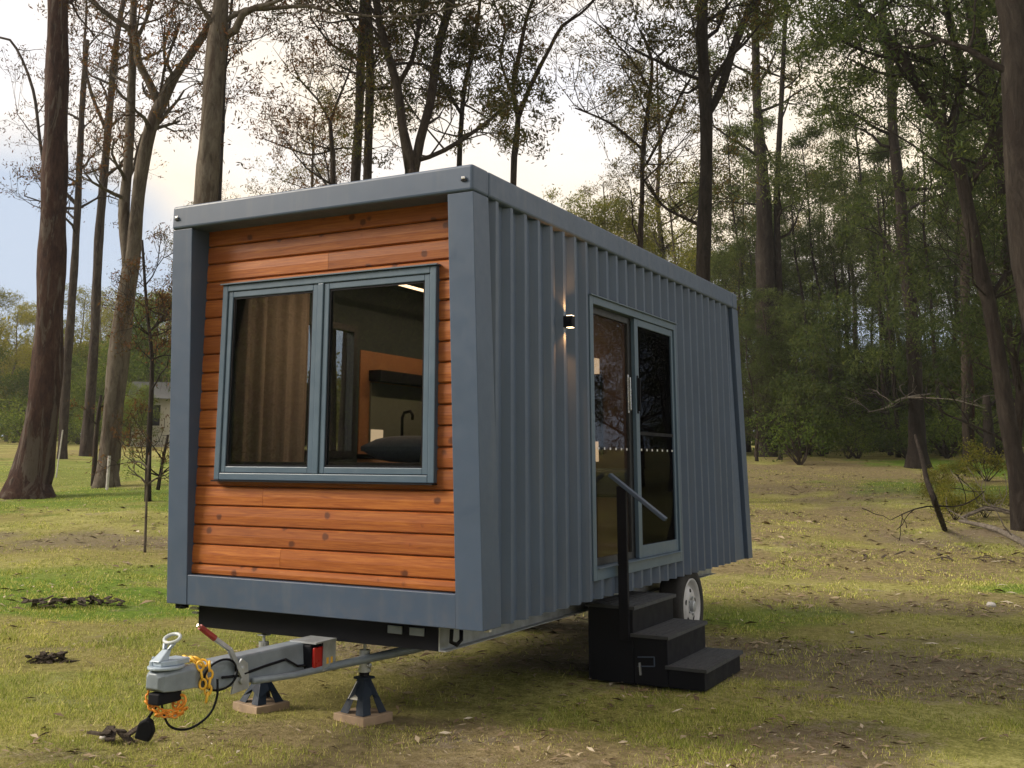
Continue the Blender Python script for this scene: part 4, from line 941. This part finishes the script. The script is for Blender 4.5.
# right hand wood
scatter(P1,10,735,1120,47,66,.5,.85,1.6,1)
scatter(P5,34,735,1120,45,66,.7,1.1,1.2,2)
scatter(P2,10,600,1120,44,70,.8,1.1,1.8,3)
scatter(P4,22,785,1110,45,56,.6,1.0,1.2,4)
scatter(P1,9,1015,1500,22,38,.7,.95,1.8,5)
for k_,(u_,d_,s_) in enumerate(((742,40,.42),(757,38.5,.36),(780,39.5,.45),(800,40,.40),(735,44,.6))):
    p_=G(u_,d_); plant(P1,p_.x,p_.y,s_,k_*1.3,used)
scatter(P5,10,760,1120,42,50,.6,.9,1.2,12)
# behind the roof, yellow green
scatter(P3,12,560,760,46,66,.75,.95,2,6)
scatter(P4,5,560,740,44,50,.8,1.2,1.6,7)
# left side
scatter(P3,14,-90,190,60,78,.62,.85,2.5,8)
scatter(P4,5,-90,190,52,75,.8,1.45,2.0,9)
scatter(P3,9,-120,175,62,80,.4,.62,2.5,10)
scatter(P2,5,-150,500,50,75,.7,.9,3,11)
def ring(proto,n,a0,a1,r0,r1,s0,s1,seed):
    g=random.Random(seed)
    for k in range(n):
        a=R(g.uniform(a0,a1)); r=g.uniform(r0,r1); x=CAM.x+math.cos(a)*r; y=CAM.y+math.sin(a)*r
        plant(proto,x,y,g.uniform(s0,s1),g.random()*6.28,used)
# the wood goes on round the clearing behind the viewer (it is what the window panes mirror)
ring(P4,18,203,243,20,27,1.1,1.5,25); ring(P1,10,205,240,29,40,.8,1.0,26); ring(P2,8,246,345,18,36,.8,1.1,21); ring(P1,9,228,350,20,36,.7,1.0,22); ring(P4,8,225,350,18,28,.8,1.3,23); ring(P3,4,228,260,24,36,.7,.9,24)
# far woodland, one mass
def far_wood(label,mat,bands,seed):
    g=np.random.default_rng(seed); C=[]
    for u0,u1,d0,d1,h,n in bands:
        u=g.uniform(u0,u1,n); d=g.uniform(d0,d1,n)
        t=(u-PPX)/FPX; x=CAM.x+d*(FH.x+RH.x*t); y=CAM.y+d*(FH.y+RH.y*t); hh=h*(.45+.95*fbm(x,y,9,61,3))*g.random(n)**.7
        C.append(np.stack([x,y,terr(x,y)+hh],-1))
    C=np.concatenate(C); me=leaf_mesh('distant_woodland',C,24,.95,.42,seed,.5,.3)
    me.materials.append(M[mat]); tag(link('distant_woodland',me),label,'woodland',kind='stuff')
far_wood('green mass of far off woodland behind the trees right of the house','leaf_green',((740,1600,80,115,3.6,2600),),6)
far_wood('pale yellow green mass of far off woodland left of the house and behind its roof','leaf_yellow',((-500,200,84,125,8.5,3600),(200,740,90,130,6,2400)),7)
# undergrowth
def shrub(x,y,s,seed,leaf,label,group,name='shrub'):
    rg=random.Random(seed); m=MB(); tips=[]
    for k in range(7):
        a=rg.random()*6.28; grow(m,tips,Vector((0,0,-.05)),Vector((math.cos(a)*.6,math.sin(a)*.6,1)),s*(.7+.5*rg.random()),.02*s+.006,1,rg,.1,4)
    e=empty(name,(x,y,tz(x,y))); tag(e,label,'shrub',group); m.build('stem',M['bark_brown'],e); link('foliage',leaf_mesh('foliage',tips,16,.16*s+.06,.07+.03*s,seed,.4,.0),e,M[leaf]); return e
sp1=shrub(*G(800,37)[:2],1.5,201,'leaf_bush','bushy green shrub at the edge of the wood right of the house','shrubs along the edge of the wood')
sp2=shrub(*G(985,30)[:2],.7,202,'leaf_yellow','low yellow green shrub in the rough grass near the slanting tree','low shrubs in the rough grass at right')
g=random.Random(9)
for k in range(24):
    p=G(g.uniform(795,1060),g.uniform(41,47)); o=copy_tree(sp1); o.location=p; s=g.uniform(.6,1.25); o.scale=(s,s,s*.9); o.rotation_euler[2]=g.random()*6
for k in range(16):
    p=G(g.uniform(935,1060),g.uniform(21,33)); o=copy_tree(sp2); o.location=p; s=g.uniform(.25,.6); o.scale=(s,s,s*.8); o.rotation_euler[2]=g.random()*6
for (u,v) in ((955,520),(938,500),(985,518)):
    p=GP(u,v); o=copy_tree(sp2); o.location=p; o.scale=(.5,.5,.6)
sp3=shrub(*G(120,50)[:2],1.2,203,'leaf_bush','rounded green shrub across the clearing left of the house','shrubs across the clearing at left')
for k in range(18):
    p=G(g.uniform(-60,175),g.uniform(50,62)); o=copy_tree(sp3); o.location=p; s=g.uniform(.7,1.6); o.scale=(s*1.3,s*1.3,s*.9); o.rotation_euler[2]=g.random()*6
# far white cottage
ct=empty('cottage',G(160,50)); ct.rotation_euler[2]=YAW+R(12); tag(ct,'white cottage with a dark window, half hidden by trees left of the house','cottage')
f=MB(); f.box(-1.35,4.5,0,4,-.5,2.2); f.build('wall',M['cream'],ct)
f=MB(); f.hexa([(-1.6,-.4,2.2),(4.8,-.4,2.2),(4.8,4.4,2.2),(-1.6,4.4,2.2),(-1.6,1.9,3.1),(4.8,1.9,3.1),(4.8,2.1,3.1),(-1.6,2.1,3.1)]); f.build('roof',M['roofgrey'],ct)
f=MB(); f.box(-1.15,-.05,-.06,-.005,.9,2.0); w_=f.build('window',M['cream'],ct); f=MB(); f.box(-1.08,-.63,-.08,-.062,.98,1.92); f.box(-.57,-.12,-.08,-.062,.98,1.92); f.build('pane',M['black'],w_)
for u_,d_,s_ in ((126,47,.42),):
    p_=G(u_,d_); plant(P3 if s_>.5 else P4,p_.x,p_.y,s_,u_,used)
# stakes by the trees
for (u,v,d,h,lab) in ((107,490,25,1.0,'pale plastic tree guard at the foot of the forked grey eucalyptus'),(56,478,29,1.6,'thin white stake leaning beside the massive red brown trunk')):
    p=GP(u,v); f=MB(); f.tube([p+Vector((0,0,-.05)),p+Vector((.12 if h>1.2 else 0,0,h*.8))],.018 if h>1.2 else .035,8); tag(f.build('stake' if h>1.2 else 'tree_guard',M['stone']),lab,'stake' if h>1.2 else 'tree guard')
# dead wood on the ground, right
def log(name,label,pts,rads,twigs,seed,mat='dead',cat='log'):
    rg=random.Random(seed); m=MB(); P=[Vector(p) for p in pts]; sp,sr=smooth_path(P,rads,.12); m.tube(sp,sr,9,jit=lambda i,k:1+.12*math.sin(i*.9+k*2)); tips=[]
    for k in range(twigs):
        i=rg.randrange(1,len(sp)); grow(m,tips,sp[i],Vector((rg.uniform(-1,1),rg.uniform(-1,1),rg.uniform(.0,.7))),.5+.5*rg.random(),.015,1,rg,0,4)
    return tag(m.build(name,M[mat],smooth=True),label,cat)
def gp(u,v,h=0): return GP(u,v)+Vector((0,0,h))
log('fallen_log','bleached fallen log lying in leaf litter at the right edge',[gp(960,528,.12),gp(985,532,.10),gp(1005,538,.08),gp(1030,549,.03)],[.025,.04,.045,.05],3,31)
log('fallen_branch','grey fallen branch lying behind the bleached log by the slanting tree',[gp(962,524,.1),gp(985,520,.2),gp(1005,521,.18),gp(1024,522,.1)],[.025,.04,.045,.05],3,32)
b0=GP(945,528); log('dead_branch','dark dead pole propped up leaning left in the rough grass at right',[b0+Vector((0,0,-.05)),W(936,505,15.2),W(927,480,15.6),W(921,455,16),W(915,435,16.3)],[.045,.04,.035,.03,.018],2,33,'bark_dark','branch')
log('dead_branch','bleached broken boughs sticking out left of the dark flared trunk',[W(868,412,33),W(885,408,33.4),W(898,400,34),W(915,396,34.5),W(930,394,34.8)],[.012,.02,.026,.03,.03],5,34,'dead','branch')
log('dead_branch','long thin dead branch hanging low right of the dark flared trunk',[W(905,397,34),W(930,398,33),W(955,400,31),W(985,408,29)],[.018,.018,.014,.01],3,35,'dead','branch')
M['debris']=bark_mat('shed_bark_pieces',[(.05,.04,.032),(.12,.095,.075),(.20,.165,.13)],None,4)
def debris(u,v,n,sp,label,seed,name='bark_pile',cat='bark debris'):
    p=GP(u,v); m=MB(); g=random.Random(seed)
    for k in range(n):
        c=p+RH*g.gauss(0,sp)+FH*g.gauss(0,sp*.25); c.z=tz(c.x,c.y)+.02+g.random()*.05; a=g.random()*6.28; L=.05+g.random()*.12
        d=Vector((math.cos(a),math.sin(a),g.uniform(-.3,.5)))*L; m.bar(c-d*.5,c+d*.5,.03+.03*g.random(),.012)
    o=m.build(name,M['debris'],None); tag(o,label,cat,kind='stuff')
debris(58,606,46,.30,'dark clump of fallen bark lying on the bright green grass at left',41)
debris(50,664,16,.09,'small dark bark clump in the grass below the larger clump at left',42)
debris(112,745,6,.05,'dark bark clump in the grass at the lower left in front of the tow hitch',43)
debris(960,560,22,.6,'brown heap of bark and twigs in front of the bleached log at right',44)
def stone(u,v,s,label,seed):
    g=random.Random(seed); bm=bmesh.new(); bmesh.ops.create_icosphere(bm,subdivisions=2,radius=s)
    for w_ in bm.verts: w_.co*=g.uniform(.82,1.12); w_.co.z*=.6
    me=bpy.data.meshes.new('stone'); bm.to_mesh(me); bm.free(); o=link('stone',me,None,M['stone'],True); o.location=gp(u,v,s*.35); tag(o,label,'stone')
stone(991,607,.05,'pale stone beside the twig heap at the right edge, largest loose one',1)
stone(104,741,.028,'small white stone beside the dark bark clump at lower left',2)
stone(852,634,.02,'small white stone on the bare dirt between the steps and the right edge',3)

# ------------------------------------------------------------------ sky and sun
SUN_EL=R(31)
sd=Vector((-.86,-.51,0)).normalized(); sun_dir=Vector((sd.x*math.cos(SUN_EL),sd.y*math.cos(SUN_EL),math.sin(SUN_EL)))
w=bpy.data.worlds.new('World'); SC.world=w; w.use_nodes=True; nt=w.node_tree; nt.nodes.clear()
def N(t): return nt.nodes.new(t)
out=N('ShaderNodeOutputWorld'); sky=N('ShaderNodeTexSky'); sky.sky_type='NISHITA'; sky.sun_disc=False; sky.sun_elevation=SUN_EL; sky.sun_rotation=math.atan2(sun_dir.x,sun_dir.y)
sky.dust_density=2.5; sky.air_density=1.2
b1=N('ShaderNodeBackground'); b1.inputs[1].default_value=.09; nt.links.new(sky.outputs[0],b1.inputs[0])
tc=N('ShaderNodeTexCoord'); mp=N('ShaderNodeMapping'); mp.inputs['Scale'].default_value=(1,1,2.6); nt.links.new(tc.outputs['Generated'],mp.inputs[0])
no=N('ShaderNodeTexNoise'); no.inputs['Scale'].default_value=2.1; no.inputs['Detail'].default_value=7; no.inputs['Roughness'].default_value=.5; nt.links.new(mp.outputs[0],no.inputs['Vector'])
cr=N('ShaderNodeValToRGB'); e=cr.color_ramp.elements; e[0].position=.33; e[0].color=(.86,.85,.88,1); e[1].position=.55; e[1].color=(1.04,.88,.67,1)
nt.links.new(no.outputs['Fac'],cr.inputs[0])
# a bank of blue grey cloud low on the horizon
sx=N('ShaderNodeSeparateXYZ'); nt.links.new(tc.outputs['Generated'],sx.inputs[0])
dt=N('ShaderNodeVectorMath'); dt.operation='DOT_PRODUCT'; nt.links.new(tc.outputs['Generated'],dt.inputs[0]); dt.inputs[1].default_value=tuple(-RH)
dr=N('ShaderNodeValToRGB'); e=dr.color_ramp.elements; e[0].position=.18; e[0].color=(0,0,0,1); e[1].position=.36; e[1].color=(.13,.13,.13,1); nt.links.new(dt.outputs['Value'],dr.inputs[0])
zz_=N('ShaderNodeMath'); zz_.operation='SUBTRACT'; nt.links.new(sx.outputs[2],zz_.inputs[0]); nt.links.new(dr.outputs[0],zz_.inputs[1])
ad=N('ShaderNodeMath'); ad.operation='MULTIPLY_ADD'; nt.links.new(no.outputs['Fac'],ad.inputs[0]); ad.inputs[1].default_value=-.22; nt.links.new(zz_.outputs[0],ad.inputs[2])
lo=N('ShaderNodeValToRGB'); e=lo.color_ramp.elements; e[0].position=.0; e[0].color=(1,1,1,1); e[1].position=.07; e[1].color=(0,0,0,1); nt.links.new(ad.outputs[0],lo.inputs[0])
mx=N('ShaderNodeMix'); mx.data_type='RGBA'; nt.links.new(lo.outputs[0],mx.inputs[0]); nt.links.new(cr.outputs[0],mx.inputs[6]); mx.inputs[7].default_value=(.46,.54,.67,1)
# the cloud sheet thins out to blue sky overhead
b2=N('ShaderNodeBackground'); b2.inputs[1].default_value=.79; nt.links.new(mx.outputs[2],b2.inputs[0])
ms=N('ShaderNodeMixShader'); hi=N('ShaderNodeValToRGB'); e=hi.color_ramp.elements; e[0].position=.45; e[0].color=(.93,)*3+(1,); e[1].position=.95; e[1].color=(.45,)*3+(1,)
nt.links.new(sx.outputs[2],hi.inputs[0]); nt.links.new(hi.outputs[0],ms.inputs[0]); nt.links.new(b1.outputs[0],ms.inputs[1]); nt.links.new(b2.outputs[0],ms.inputs[2]); nt.links.new(ms.outputs[0],out.inputs[0])
if HAZE:
    hz=MB(); hz.box(-150,150,-60,240,-2.5,40); me_=hz.build('haze'); tag(me_,'thin evening haze in the air of the clearing','haze',kind='stuff')
    t=NT('evening_haze'); pv=t.n('ShaderNodeVolumePrincipled'); pv.inputs['Density'].default_value=HAZE; pv.inputs['Color'].default_value=(.9,.92,.95,1); pv.inputs['Anisotropy'].default_value=.3
    t.l(pv.outputs[0],t.out.inputs['Volume']); me_.data.materials.append(t.m)
sl=bpy.data.lights.new('sun','SUN'); sl.energy=2.9; sl.angle=R(24); sl.color=(1,.88,.72); so=bpy.data.objects.new('sun',sl); COL.objects.link(so)
so.rotation_euler=sun_dir.to_track_quat('Z','Y').to_euler()

vs_=SC.view_settings; vs_.view_transform='Standard'; vs_.look='None'; vs_.gamma=1; vs_.exposure=0.74; vs_.use_curve_mapping=False
c=SC.cycles; c.use_denoising=True; c.max_bounces=6; c.diffuse_bounces=3; c.glossy_bounces=3; c.transparent_max_bounces=12; c.transmission_bounces=4; c.sample_clamp_indirect=4; c.caustics_reflective=False; c.caustics_refractive=False
